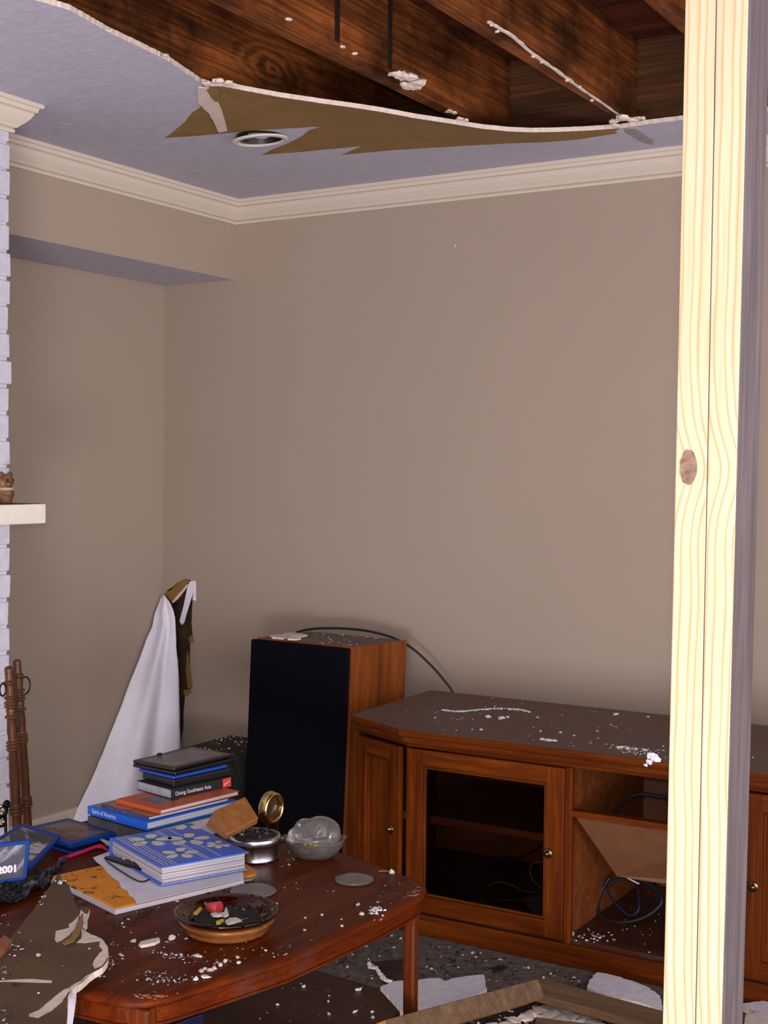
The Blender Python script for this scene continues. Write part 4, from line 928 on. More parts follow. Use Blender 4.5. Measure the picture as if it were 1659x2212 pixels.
pts = [Pz(u, v, .4632) for u, v in ((201, 1853), (208, 1862), (222, 1872), (232, 1886), (246, 1898), (256, 1904), (262, 1918), (275, 1924), (279, 1935), (288, 1938), (296, 1952.5), (340, 1942), (400, 1928.3), (460, 1914.5), (500, 1905.3), (526, 1899), (526, 1888), (516, 1870), (400, 1830), (250, 1835))]
bm = bmesh.new(); prism(bm, pts, (0, 0, .0008)); ws = obj('torn_white_label', bm, noisy('grimy_white_paper', (.60, .56, .63), (.74, .70, .77), 16, .8), mx)
bm = bmesh.new(); p = [Pz(u, v, .4645) for u, v in ((226, 1855), (297, 1904.5), (330, 1896), (326, 1868), (300, 1860))]; prism(bm, p, (0, 0, .0012)); cdv = thing('framed_card', 'white card with a thin black border under the edge of the photo album', 'card', (p[1].x, p[1].y, .4645))
obj('card', bm, m_white, cdv)
bm = bmesh.new(); tube(bm, smooth_path([p[4]+Vector((0, 0, .002)), p[0]+Vector((.0, 0, .002)), p[1]+Vector((0, 0, .002)), p[2]+Vector((0, 0, .002))], 10), .0016, 6); obj('black_border', bm, m_black, cdv)
bm = bmesh.new(); a, b = Pz(230, 1853, .468), Pz(322, 1878, .474); tube(bm, [a, a.lerp(b, .12), a.lerp(b, .5), b], [.003, .006, .0085, .0095], 12); pn = tag(obj('marker_pen', bm, m_black), 'black marker pen lying on the card with its end under the album', 'pen')
for t in (.42, .62):
    bm = bmesh.new(); c = a.lerp(b, t)+Vector((0, 0, .0085)); box(bm, c.x-.003, c.x+.003, c.y-.002, c.y+.002, c.z-.001, c.z+.001); obj('white_mark', bm, m_chipw, pn)
fr = rect((1.075, -1.825), (1.317, -1.955), (1.385, -1.768)); AZ0, AZ1 = .466, .505
fr = (Vector((1.317, -1.955)), fr[1], fr[2], .262, .205)
al = thing('photo_album', 'square blue photo album with pale flowers printed on its cover', 'album', (1.2, -1.8, AZ0))
bm = bmesh.new(); rbox(bm, fr, 0, fr[3], 0, fr[4], AZ0, AZ0+.003); rbox(bm, fr, 0, fr[3], 0, fr[4], AZ1-.003, AZ1); rbox(bm, fr, fr[3]-.003, fr[3], 0, fr[4], AZ0+.003, AZ1-.003); obj('cover', bm, m_album, al, bevel=.001)
bm = bmesh.new()
for i in range(5):
    z0 = AZ0+.0034+i*.0066; rbox(bm, fr, .006+.0012*(i % 2), fr[3]-.004, .007-.001*(i % 3), fr[4]-.007, z0, z0+.0058)
obj('pages', bm, m_pages, al)
B, u, v, lu, lv = fr; bm = bmesh.new(); zt = AZ1+.0005
def toplane(px_, py_): q = Pz(px_, py_, AZ1); q = Vector((q.x, q.y))-B; return q.dot(u), q.dot(v)
def petal(c, ang, L, w):
    pts = []
    for k in range(14):
        t = k/14*2*pi; x = L*.62+L*.42*cos(t); y = w*sin(t)*(.75+.35*cos(t)); q = B+u*(c[0]+x*cos(ang)-y*sin(ang))+v*(c[1]+x*sin(ang)+y*cos(ang)); pts.append((q.x, q.y, zt))
    prism(bm, pts, (0, 0, -.0004), 0)
for (fx, fy, R, n_, mi) in ((324, 1815, .047, 5, 1), (407, 1813, .046, 5, 1), (389, 1843, .038, 5, 1), (472, 1824, .027, 6, 2), (408, 1782, .04, 5, 1)):
    c = toplane(fx, fy)
    for k in range(n_):
        if fy < 1790 and False: continue
        a_ = .5+k*2*pi/n_; ex = (c[0]+cos(a_)*R*1.05, c[1]+sin(a_)*R*1.05)
        if 0 < ex[0] < lu and 0 < ex[1] < lv: petal(c, a_, R, R*.34)
    pts = [(B+u*(c[0]+cos(t*.5236)*R*.27)+v*(c[1]+sin(t*.5236)*R*.27)) for t in range(12)]
    if 0 < c[1] < lv-.005: prism(bm, [(q.x, q.y, zt+.0003) for q in pts], (0, 0, -.0006), mi)
for b0 in (.012, .020, .030, .038, .105, .112, .14):
    k = .008
    a_start = .0
    while k < lu-.01:
        q = B+u*k+v*(b0 if b0 < .1 else b0); ctr = [toplane(x_, y_) for x_, y_ in ((324, 1815), (407, 1813), (389, 1843), (472, 1824))]
        if all((k-c[0])**2+(b0-c[1])**2 > .026**2 for c in ctr): 
            e = q+u*.0036; prism(bm, [(q.x, q.y, zt), (e.x, e.y, zt), ((e+v*.0019).x, (e+v*.0019).y, zt), ((q+v*.0019).x, (q+v*.0019).y, zt)], (0, 0, -.0003), 0)
        k += .0058
obj('flower_print', bm, [m_petal, m_teal, m_green], al)
bm = bmesh.new(); k = .004
while k < fr[4]-.004:
    q = B+v*k-u*.0002; box(bm, q.x-.0012, q.x+.0012, q.y-.0012, q.y+.0012, AZ0+.0022, AZ0+.0042); k += .006
obj('lace_edge', bm, m_white, al)

# wedge-shaped wooden block
bl = [Pd(*t) for t in ((460, 1751.5, 2.92), (528, 1721, 2.98), (534, 1723, 2.98), (559, 1765.5, 2.93), (493, 1802, 2.84))]
A_, Bk, Ck, Dk = Pd(461, 1752, 2.93), Pd(530, 1720, 2.99), Pd(559, 1766, 2.93), Pd(491, 1803, 2.86)
E_, F_ = Pd(443, 1784, 2.97), Pd(486, 1814, 2.88)
off = (Bk-A_)
bm = bmesh.new(); hexa(bm, [A_, Dk, F_, E_, Bk, Ck, F_+off, E_+off]); bmesh.ops.recalc_face_normals(bm, faces=bm.faces)
for f in bm.faces: f.material_index = 0
o = tag(obj('wooden_block', bm, [m_block], bevel=.003, seg=3), 'tilted wedge-shaped wooden block propped behind the blue photo album', 'wooden block')

# brass ring standing by the speaker, set in a clear block
c = Pd(588, 1745, 3.12); ax = (Vector((CAM.x, CAM.y, 0))-Vector((c.x, c.y, 0))).normalized(); ax = Matrix.Rotation(radians(52), 3, 'Z') @ ax
Q = Vector((0, 0, 1)).rotation_difference(ax).to_matrix()
ck = thing('brass_clock', 'small round brass-rimmed clock case standing before the black speaker grille', 'clock', (c.x, c.y, TZ))
bm = bmesh.new(); lathe(bm, [(.029, -.010), (.037, -.012), (.038, -.008), (.036, -.006), (.037, -.002), (.035, .001), (.036, .004), (.034, .009), (.029, .010), (.0275, .006), (.028, -.009), (.029, -.010)], c, 48, M=Q, cap=False); obj('bezel', bm, m_brass, ck)
bm = bmesh.new(); lathe(bm, [(.0275, -.008), (.0275, -.005)], c, 40, M=Q); obj('glass_face', bm, mat('dark_clock_face', (.05, .03, .018), .12), ck)
side_ = Vector((-ax.y, ax.x, 0))
bm = bmesh.new(); b0 = Vector((c.x, c.y, 0)); q = [b0+side_*.036+ax*.012, b0-side_*.036+ax*.012, b0-side_*.036-ax*.014, b0+side_*.036-ax*.014]
hexa(bm, [(p.x, p.y, TZ+.0005) for p in q]+[(p.x, p.y, TZ+.010) for p in q]); obj('base', bm, m_brass, ck, bevel=.002)
bm = bmesh.new(); zc = c.z-.036
for s in (-1, 1):
    q = [b0+side_*s*.020+ax*.004, b0+side_*s*.014+ax*.004, b0+side_*s*.014-ax*.004, b0+side_*s*.020-ax*.004]; hexa(bm, [(p.x, p.y, TZ+.010) for p in q]+[(p.x, p.y, max(zc+.006, TZ+.012)) for p in q])
obj('foot', bm, m_dbrass, ck)

# round tin
T0 = Pz(549, 1857, TZ); tx, ty = T0.x-.006, T0.y+.010; tz = TZ+.0005
tn = thing('round_tin', 'round silver tin with charred mess on its lid, right of the photo album', 'tin', (tx, ty, TZ))
bm = bmesh.new(); lathe(bm, [(.052, 0), (.055, .002), (.0555, .004), (.0545, .006), (.0545, .034), (.056, .036)], (tx, ty, tz), 64); obj('body', bm, m_steel, tn)
bm = bmesh.new(); lathe(bm, [(.0575, .0345), (.0590, .0355), (.0590, .049), (.0570, .053), (.0545, .0545), (.050, .053), (.049, .0525)], (tx, ty, tz), 64); lid = obj('lid', bm, m_steel, tn)
bm = bmesh.new(); lathe(bm, [(.0495, .0526), (.048, .054), (.03, .0545), (.002, .055)], (tx, ty, tz), 40); obj('lid_picture', bm, m_soot, lid)
bm = bmesh.new(); rr = random.Random(12)
for k in range(60):
    a_ = rr.uniform(0, 6.28); r_ = .045*math.sqrt(rr.random()); blob(bm, (tx+cos(a_)*r_, ty+sin(a_)*r_, tz+.0545), rr.uniform(.002, .006), rr.uniform(.002, .004), rr.uniform(.001, .003), rr, sub=1, mi=rr.choices((0, 1, 2), (8, 1, 1))[0])
tag(obj('charred_debris', bm, [mat('wet_char', (.01, .01, .012), .15), m_tan, m_glass]), 'glistening black charred bits on the tin lid', 'debris', kind='stuff')
# folded orange scrap beside it
bm = bmesh.new(); prism(bm, [Pz(u, v, TZ+.012) for u, v in ((512, 1862), (524, 1862), (548, 1876), (552, 1888), (535, 1892), (520, 1890))], (0, 0, -.004)); tag(obj('envelope_scrap', bm, m_env), 'torn orange envelope scrap between album and tin', 'paper scrap')
bm = bmesh.new(); prism(bm, [Pz(u, v, TZ+.009) for u, v in ((522, 1894), (535, 1888), (550, 1887), (552, 1892), (543, 1899), (528, 1902))], (0, 0, -.003)); tag(obj('paper_scrap', bm, m_tan), 'curled pale scrap at the corner of the torn orange paper', 'paper scrap')
# flat dusty plastic lid behind the ashtray
c = Pz(547, 1926, TZ+.001); bm = bmesh.new(); lathe(bm, [(.046, 0), (.048, .002), (.046, .004), (.040, .0035), (.002, .0035)], c, 48); tag(obj('plastic_lid', bm, m_dglass), 'flat dusty clear plastic lid lying behind the amber ashtray', 'lid')

# glass covered dish with sleeping cat lid
D0 = Pz(680, 1852, TZ); dx_, dy_ = D0.x, D0.y+.0; long = Vector((RT.x, RT.y, 0)).normalized(); Rz = Matrix.Rotation(math.atan2(long.y, long.x), 3, 'Z')
dish = thing('glass_dish', 'oval cloudy glass dish with a curled-up sleeping cat for a lid', 'covered dish', (dx_, dy_, TZ))
dz = TZ+.0005; rx_, ry_ = 1.0, .74
bm = bmesh.new()
prof = [(.034, 0), (.040, .002), (.052, .012), (.062, .026), (.067, .034), (.0705, .038), (.0715, .041), (.0685, .0405), (.060, .030), (.048, .014), (.036, .007), (.002, .006)]
lathe(bm, prof, (dx_, dy_, dz), 56, M=Rz @ Matrix.Diagonal((rx_, ry_, 1)))
for vtx in bm.verts:
    w = (vtx.co.z-dz)/.041; l_ = (vtx.co-Vector((dx_, dy_, dz))).dot(long)
    if w > .7: vtx.co.z += max(0, abs(l_)-.05)*.35
obj('bowl', bm, m_glass, dish)
bm = bmesh.new(); rr = random.Random(9)
def ell(c, r, rot=0, sub=3):
    q = bmesh.ops.create_icosphere(bm, subdivisions=sub, radius=1); M = Matrix.Rotation(rot, 3, 'Y')
    for v_ in q['verts']: v_.co = Rz @ (M @ Vector((v_.co.x*r[0], v_.co.y*r[1], v_.co.z*r[2]))+Vector(c)) + Vector((dx_, dy_, dz))
ell((.012, .006, .055), (.046, .036, .036)); ell((.036, -.010, .052), (.022, .022, .026)); ell((-.022, .010, .055), (.028, .028, .030))
ell((-.040, -.014, .053), (.020, .018, .018), .3); ell((-.052, -.020, .044), (.011, .009, .009)); ell((-.036, -.012, .072), (.006, .005, .010), -.3); ell((-.026, -.002, .074), (.006, .005, .009), .1)
ell((.0, .0, .043), (.058, .040, .010)); ell((.0, -.030, .046), (.040, .008, .007)); ell((.008, -.020, .060), (.012, .014, .022), .6)
ct_ = obj('cat_lid', bm, m_glass, dish); md = ct_.modifiers.new('r', 'REMESH'); md.mode = 'VOXEL'; md.voxel_size = .0022; md.use_smooth_shade = True
md = ct_.modifiers.new('s', 'SMOOTH'); md.iterations = 6; md.factor = .6
bm = bmesh.new()
for x, y, z, r in ((-.03, -.02, .017, .010), (-.018, -.022, .015, .009), (.012, -.022, .015, .011), (.022, -.015, .018, .009), (.0, .01, .014, .012), (-.02, -.03, .036, .006), (-.008, -.032, .037, .007), (.004, -.033, .036, .005)):
    c = Rz @ Vector((x, y, z))+Vector((dx_, dy_, dz)); blob(bm, c, r, r*.8, r*.5, rr, sub=2, rough=.15)
tag(obj('yellow_candies', bm, m_yellow), 'yellow waxy lumps inside the glass cat dish', 'candy', kind='stuff')

# frosted disc and small plaster bits
c = Pz(765, 1902, TZ+.0005); bm = bmesh.new(); lathe(bm, [(.0385, 0), (.041, .001), (.041, .0045), (.039, .006), (.030, .0055), (.002, .005)], c, 56); tag(obj('glass_coaster', bm, m_glass), 'round cloudy glass coaster near the right end of the table', 'coaster')
bm = bmesh.new(); tube(bm, smooth_path([Pz(818, 1883, TZ+.002), Pz(828, 1881, TZ+.003), Pz(838, 1882, TZ+.003)]), .0012, 6); tag(obj('straw_bit', bm, m_tan), 'short pale straw beside the round plaster chip near the table corner', 'debris')
chip(845, 1888, TZ, .008, .007, .006, 'round plaster chip by the short straw near the table corner', None)

# ashtray: turned wood base, amber glass dish
A0 = Pz(490, 2015, TZ); ax0, ay0 = A0.x-.004, A0.y+.006
c = (ax0, ay0, TZ+.0005)
am = thing('ashtray', 'round amber glass ashtray on a turned wooden base, full of soot and plaster', 'ashtray', (ax0, ay0, TZ))
bm = bmesh.new(); lathe(bm, [(.070, 0), (.074, .002), (.078, .006), (.076, .010), (.079, .012), (.086, .020), (.090, .024), (.088, .027), (.070, .027), (.068, .020), (.002, .018)], c, 64); obj('wooden_base', bm, wood('ashtray_base_wood', (.10, .03, .008), (.28, .10, .025), 'X', 2, .3, .3, .5), am)
bm = bmesh.new(); lathe(bm, [(.060, .0205), (.066, .022), (.080, .029), (.096, .036), (.0985, .040), (.095, .0425), (.082, .037), (.070, .028), (.060, .0255), (.002, .0255)], c, 72); obj('glass_dish', bm, m_amber, am)
bm = bmesh.new(); lathe(bm, [(.0625, .0260), (.060, .0275), (.03, .028), (.002, .0282)], c, 40); obj('soot_layer', bm, m_soot, am)
bm = bmesh.new(); rr = random.Random(15)
for k in range(420):
    a_ = rr.uniform(0, 6.28); r_ = .095*math.sqrt(rr.random()); 
    if r_ > .062 and rr.random() > .25 and not (-1.2 < ((a_-.9+pi) % (2*pi))-pi < 1.2 and rr.random() < .9): continue
    z_ = .0275 if r_ < .064 else .028+(r_-.064)*.42
    blob(bm, (ax0+cos(a_)*r_, ay0+sin(a_)*r_, TZ+z_), rr.uniform(.0012, .004), rr.uniform(.0012, .003), rr.uniform(.001, .0025), rr, sub=1, mi=rr.choices((0, 1), (30, 1))[0])
tag(obj('soot_debris', bm, [m_soot, m_tan]), 'black soot crumbs heaped in the amber ashtray', 'debris', kind='stuff')
za = TZ+.031
for pts_, lab, mt_ in (([(455, 1977), (463, 1975), (472, 1977), (480, 1975), (482, 1980), (470, 1982), (460, 1981)], 'flat white plaster piece in the ashtray, left of the red scrap', m_chip), ([(476, 1978), (484, 1974), (488, 1963), (492, 1970), (494, 1979), (485, 1983)], 'pointed white plaster piece in the ashtray, right of the red scrap', m_chip),
                       ([(486, 1994), (496, 1987), (510, 1986), (521, 1991), (505, 1996), (492, 1999)], 'flat plaster piece in the ashtray, lowest one', m_chip), ([(467, 1994), (480, 1989), (484, 1991), (475, 1997), (467, 1998)], 'mustard yellow scrap near the ashtray front', m_yellow), ([(418, 1976), (432, 1963), (437, 1965), (426, 1977)], 'mustard yellow scrap at the ashtray left side', m_yellow),
                       ([(440, 1950), (436, 1953), (446, 1957), (448, 1950)], 'pale yellow paper bit behind the red scrap', m_tan)):
    bm = bmesh.new(); prism(bm, [Pz(u, v, za) for u, v in pts_], (0, 0, .004)); tag(obj('plaster_piece' if mt_ is m_chip else 'scrap', bm, mt_), lab, 'debris')
a, b = Pz(450, 1960, za+.006), Pz(474, 1962, za+.008); bm = bmesh.new(); tube(bm, [a, b], [.009, .013], 20, 0); tag(obj('red_cap', bm, [m_red]), 'small red tapered cap lying in the ashtray', 'cap')

# left side: blue disc cases, pink stick, black plastic
def pquad(bm, px4, th, mi=0):
    q = [Pd(u, v, t) for u, v, t in px4]; nn = (q[1]-q[0]).cross(q[2]-q[1]); d_ = ray(px4[3][0], px4[3][1]); q[3] = CAM+d_*((q[0]-CAM).dot(nn)/d_.dot(nn)); nrm = nn.normalized(); nrm = nrm if nrm.dot(CAM-q[0]) < 0 else -nrm
    hexa(bm, q+[p+nrm*th for p in q], mi); bmesh.ops.recalc_face_normals(bm, faces=bm.faces); return q, nrm
def tilted_case(px4, th, lab, m, artm, name='disc_case', grp='blue disc cases at the left end of the table', inset_=.12, base=0):
    bm = bmesh.new(); q, nrm = pquad(bm, px4, th); o = tag(obj(name, bm, m, bevel=.003, seg=3), lab, 'disc case', grp)
    bm = bmesh.new(); f = lambda s, t: q[0].lerp(q[1], s).lerp(q[3].lerp(q[2], s), t)-nrm*.0006
    e = inset_; prism(bm, [f(e, e*.8), f(1-e*.7, e*.8), f(1-e*.7, 1-e*1.0), f(e, 1-e*1.0)], nrm*.0012); obj('cover_art', bm, artm, o); return o, f, nrm
Z_ = lambda u, v, z: (u, v, (Pz(u, v, z)-CAM).dot(FW))
# third case (right, flat) and the one below it
fr = rect(Pz(80, 1772, .477), Pz(150, 1826, .477), Pz(219, 1797, .477)); fr = (fr[0], fr[1], fr[2], .19, .135)
dcase('disc_case', 'lowest blue disc case of the left pile, beside the pink stick', (fr[0]+Vector((-.006, .012)), *fr[1:]), TZ+.0005, .4575, m_case, None, 'blue disc cases at the left end of the table')
fr2 = (fr[0]+Vector((-.004, .006)), fr[1], fr[2], .19, .132)
dcase('disc_case', 'blue disc case with brown picture, right one of the left pile', fr2, .4665, .4785, m_case, m_art3, 'blue disc cases at the left end of the table', .016)
bm = bmesh.new(); rbox(bm, fr, .012, .18, .02, .125, .458, .4660); tag(obj('disc_case', bm, m_caseblack, bevel=.002), 'black case sandwiched inside the left blue pile', 'disc case', 'blue disc cases at the left end of the table')
tilted_case([Z_(-55, 1838, .50), Z_(68, 1874, .476), Z_(133, 1803, .492), Z_(47, 1777, .505)], .011, 'blue disc case with gray picture, tilted across the middle of the left pile', m_case, m_art2)
o, f, nrm = tilted_case([Z_(-70, 1918, .475), Z_(58, 1901, .470), Z_(67, 1812, .545), Z_(-62, 1826, .555)], .012, 'blue disc case lettered 2001, propped up foremost at the left frame edge', m_case, art('case_art_night_street', [(.012, .010, .012), (.03, .022, .028), (.05, .045, .07), (.34, .32, .38), (.02, .016, .018)], 10, .4))
xx = (f(1, .3)-f(0, .3)).normalized(); yy = (f(.5, 1)-f(.5, 0)).normalized()
text('case_lettering', '2001', .0185, frame_m(f(.47, .24)-nrm*.0012, xx, yy), m_chipw, o, 1.15, shear=.10, bold=.0011)
bm = bmesh.new(); tube(bm, smooth_path([Pz(129, 1857, TZ+.004), Pz(170, 1843, TZ+.005), Pz(212, 1828, TZ+.008), Pz(228, 1833, TZ+.006), Pz(250, 1842, TZ+.004)], 6), .0045, 8)
tube(bm, smooth_path([Pz(215, 1829, TZ+.008), Pz(222, 1822, TZ+.008)], 3), .0045, 8); tag(obj('pink_stick', bm, m_pink), 'forked bright pink plastic stick in front of the blue disc cases', 'stick')
bm = bmesh.new(); q = [Pz(u, v, .470) for u, v in ((213, 1812), (222, 1811), (250, 1823), (249, 1832), (238, 1832))]; prism(bm, q, (0, 0, -.006), 0); sbk = tag(obj('small_notebook', bm, m_caseblack), 'small black notebook with cream page corner beside the photo album', 'notebook')
bm = bmesh.new(); q = [Pz(u, v, .4715) for u, v in ((216, 1813), (222, 1812), (248, 1822), (247, 1828), (233, 1826))]; prism(bm, q, (0, 0, -.001), 0); obj('page', bm, mat('cream_page', (.5, .45, .33), .7), sbk)
# crumpled black plastic
bm = bmesh.new(); pg = [Pz(u, v, TZ) for u, v in ((-60, 1985), (-60, 1925), (10, 1915), (60, 1905), (100, 1888), (140, 1868), (150, 1875), (128, 1890), (110, 1915), (80, 1938), (40, 1955))]
g2 = [(p.x, p.y) for p in pg]; xs = [p[0] for p in g2]; ys = [p[1] for p in g2]; N_ = 70; vv = {}
for i in range(N_):
    for j in range(N_):
        x = min(xs)+(max(xs)-min(xs))*i/(N_-1); y = min(ys)+(max(ys)-min(ys))*j/(N_-1)
        if inside((x, y), g2): vv[i, j] = bm.verts.new((x, y, TZ+.003+abs(noise.noise(Vector((x*22, y*22, 1))))*.035+abs(noise.noise(Vector((x*70, y*70, 4))))*.012))
for i in range(N_-1):
    for j in range(N_-1):
        k4 = [(i, j), (i+1, j), (i+1, j+1), (i, j+1)]
        if all(k in vv for k in k4): bm.faces.new([vv[k] for k in k4])
cp = obj('crumpled_black_plastic', bm, mat('shiny_black_film', (.008, .009, .011), .22)); md = cp.modifiers.new('s', 'SOLIDIFY'); md.thickness = .002; tag(cp, 'crumpled shiny black plastic with soot at the left, under the 2001 case', 'plastic sheet')
# brown torn wallboard piece, near left
bo = [(127, 1887), (138, 1901), (150, 1912), (151, 1920), (155, 1927), (156, 1941), (164, 1952), (169, 1962), (180, 1958), (194, 1961), (190, 1972), (186, 1978), (189, 1990), (180, 2003), (188, 2012), (196, 2018), (208, 2022), (222, 2030), (232, 2044), (235, 2060), (232, 2075),
      (222, 2088), (205, 2098), (192, 2108), (178, 2122), (165, 2131), (155, 2138), (148, 2150), (146, 2165), (145, 2200), (140, 2260), (-70, 2260), (-70, 2180), (-40, 2130), (0, 2068), (10, 2046), (28, 2018), (50, 1992), (75, 1962), (100, 1925)]
def bz(u, v): # gently tilted: apex lifted on the junk, tail resting on the table edge
    t = max(0, min(1, (v-1887)/300)); return .508-.036*t
bp = [Pz(u, v, bz(u, v)) for u, v in bo]; pl = [(p.x, p.y) for p in bp]
stp = []; xs = [p[0] for p in pl]; ys = [p[1] for p in pl]
for i in range(26):
    for j in range(26):
        p = (min(xs)+(max(xs)-min(xs))*(i+.5)/26, min(ys)+(max(ys)-min(ys))*(j+.5)/26)
        if inside(p, pl): stp.append(p)
pjg = jag(pl, .0007, .008, random.Random(3), True)
# pale torn rim regions (paper gone, gypsum showing)
def bq(L): return [(lambda p: (p.x, p.y))(Pz(u, v, bz(u, v))) for u, v in L]
pale = [bq([(175, 1965), (182, 1972), (191, 1975), (189, 1993), (178, 2004), (186, 2012), (200, 2018), (222, 2029), (233, 2046), (234, 2066), (220, 2086), (205, 2092), (200, 2084), (203, 2074), (214, 2060), (222, 2054), (214, 2044), (216, 2034), (196, 2036), (186, 2038), (164, 2037), (176, 2026), (176, 2008), (180, 1990), (172, 1976)]),
        bq([(172, 1975), (160, 1988), (148, 1997), (150, 2003), (134, 2008), (120, 2011), (118, 2030), (124, 2036), (136, 2030), (150, 2020), (162, 2005), (168, 1990)]),
        bq([(203, 2098), (186, 2108), (176, 2118), (160, 2126), (150, 2134), (138, 2138), (122, 2150), (100, 2168), (84, 2182), (64, 2190), (62, 2196), (82, 2200), (96, 2192), (112, 2184), (134, 2165), (146, 2146), (160, 2136), (175, 2122), (192, 2108)]),
        bq([(-70, 2115), (2, 2118), (40, 2115), (75, 2114), (112, 2117), (112, 2123), (70, 2122), (30, 2121), (-70, 2122)])]
V, Fc = cdt_faces([(pjg, True)]+[(jag(p, .0006, .01, random.Random(5), True), True) for p in pale], stp, lambda c: inside(c, pjg))
def zof(x, y): # invert tilt: iterate on projected v
    z = .48
    for _ in range(4):
        d = Vector((x, y, z))-CAM; v = 1106-F*d.dot(UP)/d.dot(FW); u = 829.5+F*d.dot(RT)/d.dot(FW); z = bz(u, v)
    return z+.002*noise.noise(Vector((x*9, y*9, 0)))
bm = bmesh.new(); zz = [zof(p.x, p.y) for p in V]; hi = [bm.verts.new((p.x, p.y, z)) for p, z in zip(V, zz)]; lo = [bm.verts.new((p.x, p.y, z-.0115)) for p, z in zip(V, zz)]; ec = {}
for f in Fc:
    c = sum((V[i] for i in f), Vector((0, 0)))/len(f); q = bm.faces.new([hi[i] for i in f]); q.material_index = 1 if any(inside(c, p) for p in pale) else 0
    q = bm.faces.new([lo[i] for i in reversed(f)]); q.material_index = 2
    for i in range(len(f)): a, b = f[i], f[(i+1) % len(f)]; ec.setdefault(frozenset((a, b)), []).append((a, b))
for l_ in ec.values():
    if len(l_) == 1: a, b = l_[0]; bm.faces.new((hi[b], hi[a], lo[a], lo[b])).material_index = 1
bw = tag(obj('torn_wallboard', bm, [m_brown2, m_gyp, m_wpaper]), 'large torn piece of wallboard, brown paper side up, over the near left table corner', 'wallboard scrap')
bm = bmesh.new(); q = [Pz(u, v, .474) for u, v in ((112, 2034), (150, 2038), (140, 2060), (128, 2092), (112, 2120), (90, 2150), (74, 2182), (66, 2188), (95, 2130), (110, 2095), (125, 2060))]
q = [p+Vector((0, 0, .004)) for p in q]
bm.free()
bm = bmesh.new(); prism(bm, [Pz(u, v, bz(u, v)+.004) for u, v in ((176, 1976), (180, 1974), (178, 2000), (172, 2018), (160, 2034), (140, 2042), (134, 2038), (152, 2026), (166, 2000))], (0, 0, .0015)); tag(obj('torn_paper_tongue', bm, m_brown), 'upturned brown paper tongue on the torn wallboard piece', 'paper scrap')
rr = random.Random(44)
for (u, v, w, mt_, lab) in ((83, 2065, .006, m_chip, 'plaster chip alone in the middle of the brown wallboard piece'), (34, 2128, .0065, m_dark, 'black char lump below the pale crack on the brown wallboard piece'), (193, 2050, .003, m_chip, 'tiny plaster crumb near the rounded end of the brown wallboard piece'), (130, 1909, .007, m_chipw, 'white plaster smear near the tip of the brown wallboard piece')):
    p = Pz(u, v, bz(u, v)); bm = bmesh.new(); blob(bm, (p.x, p.y, p.z), w, w*.6, w*.4, rr, sub=2); tag(obj('debris_chip', bm, mt_), lab, 'debris')
bm = bmesh.new()
for k in range(170):
    cu, cv, su, sv = rr.choice(((90, 1950, 6, 14), (30, 2045, 16, 12), (5, 2100, 8, 10), (130, 1905, 5, 5), (92, 1935, 5, 8), (60, 2100, 50, 50), (15, 2190, 12, 12)))
    u, v = rr.gauss(cu, su), rr.gauss(cv, sv); p = Pz(u, v, bz(u, v))
    if inside((p.x, p.y), pl): tet(bm, (p.x, p.y, p.z+.002), rr.uniform(.0008, .0035), rr, rr.choices((0, 1, 2), (5, 3, 3))[0])
tag(obj('plaster_crumbs', bm, [m_chipw, m_grayb, m_dark]), 'fine crumbs and grit over the brown wallboard piece', 'debris', kind='stuff')
bm = bmesh.new(); q = [Pd(165, 2131, 2.15), Pd(164, 2160, 2.15), Pd(160, 2190, 2.16), Pd(154, 2230, 2.17), Pd(140, 2230, 2.20), Pd(146, 2180, 2.19), Pd(150, 2150, 2.18)]; prism(bm, q, FW*.002); tag(obj('hanging_paper_edge', bm, m_wpaper), 'white paper edge hanging below the brown wallboard piece', 'paper scrap')
# wood stick at the left frame edge
bm = bmesh.new(); q = [Z_(-60, 2075, .50), Z_(10, 2019, .505), Z_(26, 2032, .50), Z_(-60, 2110, .495)]; q = [Pd(*t) for t in q]; prism(bm, q, (0, 0, -.014)); tag(obj('wood_stick', bm, wood('reddish_stick', (.14, .04, .015), (.36, .13, .06), 'X', 2, .5), bevel=.0015), 'short reddish wooden stick at the left frame edge, on the brown wallboard', 'wood scrap')
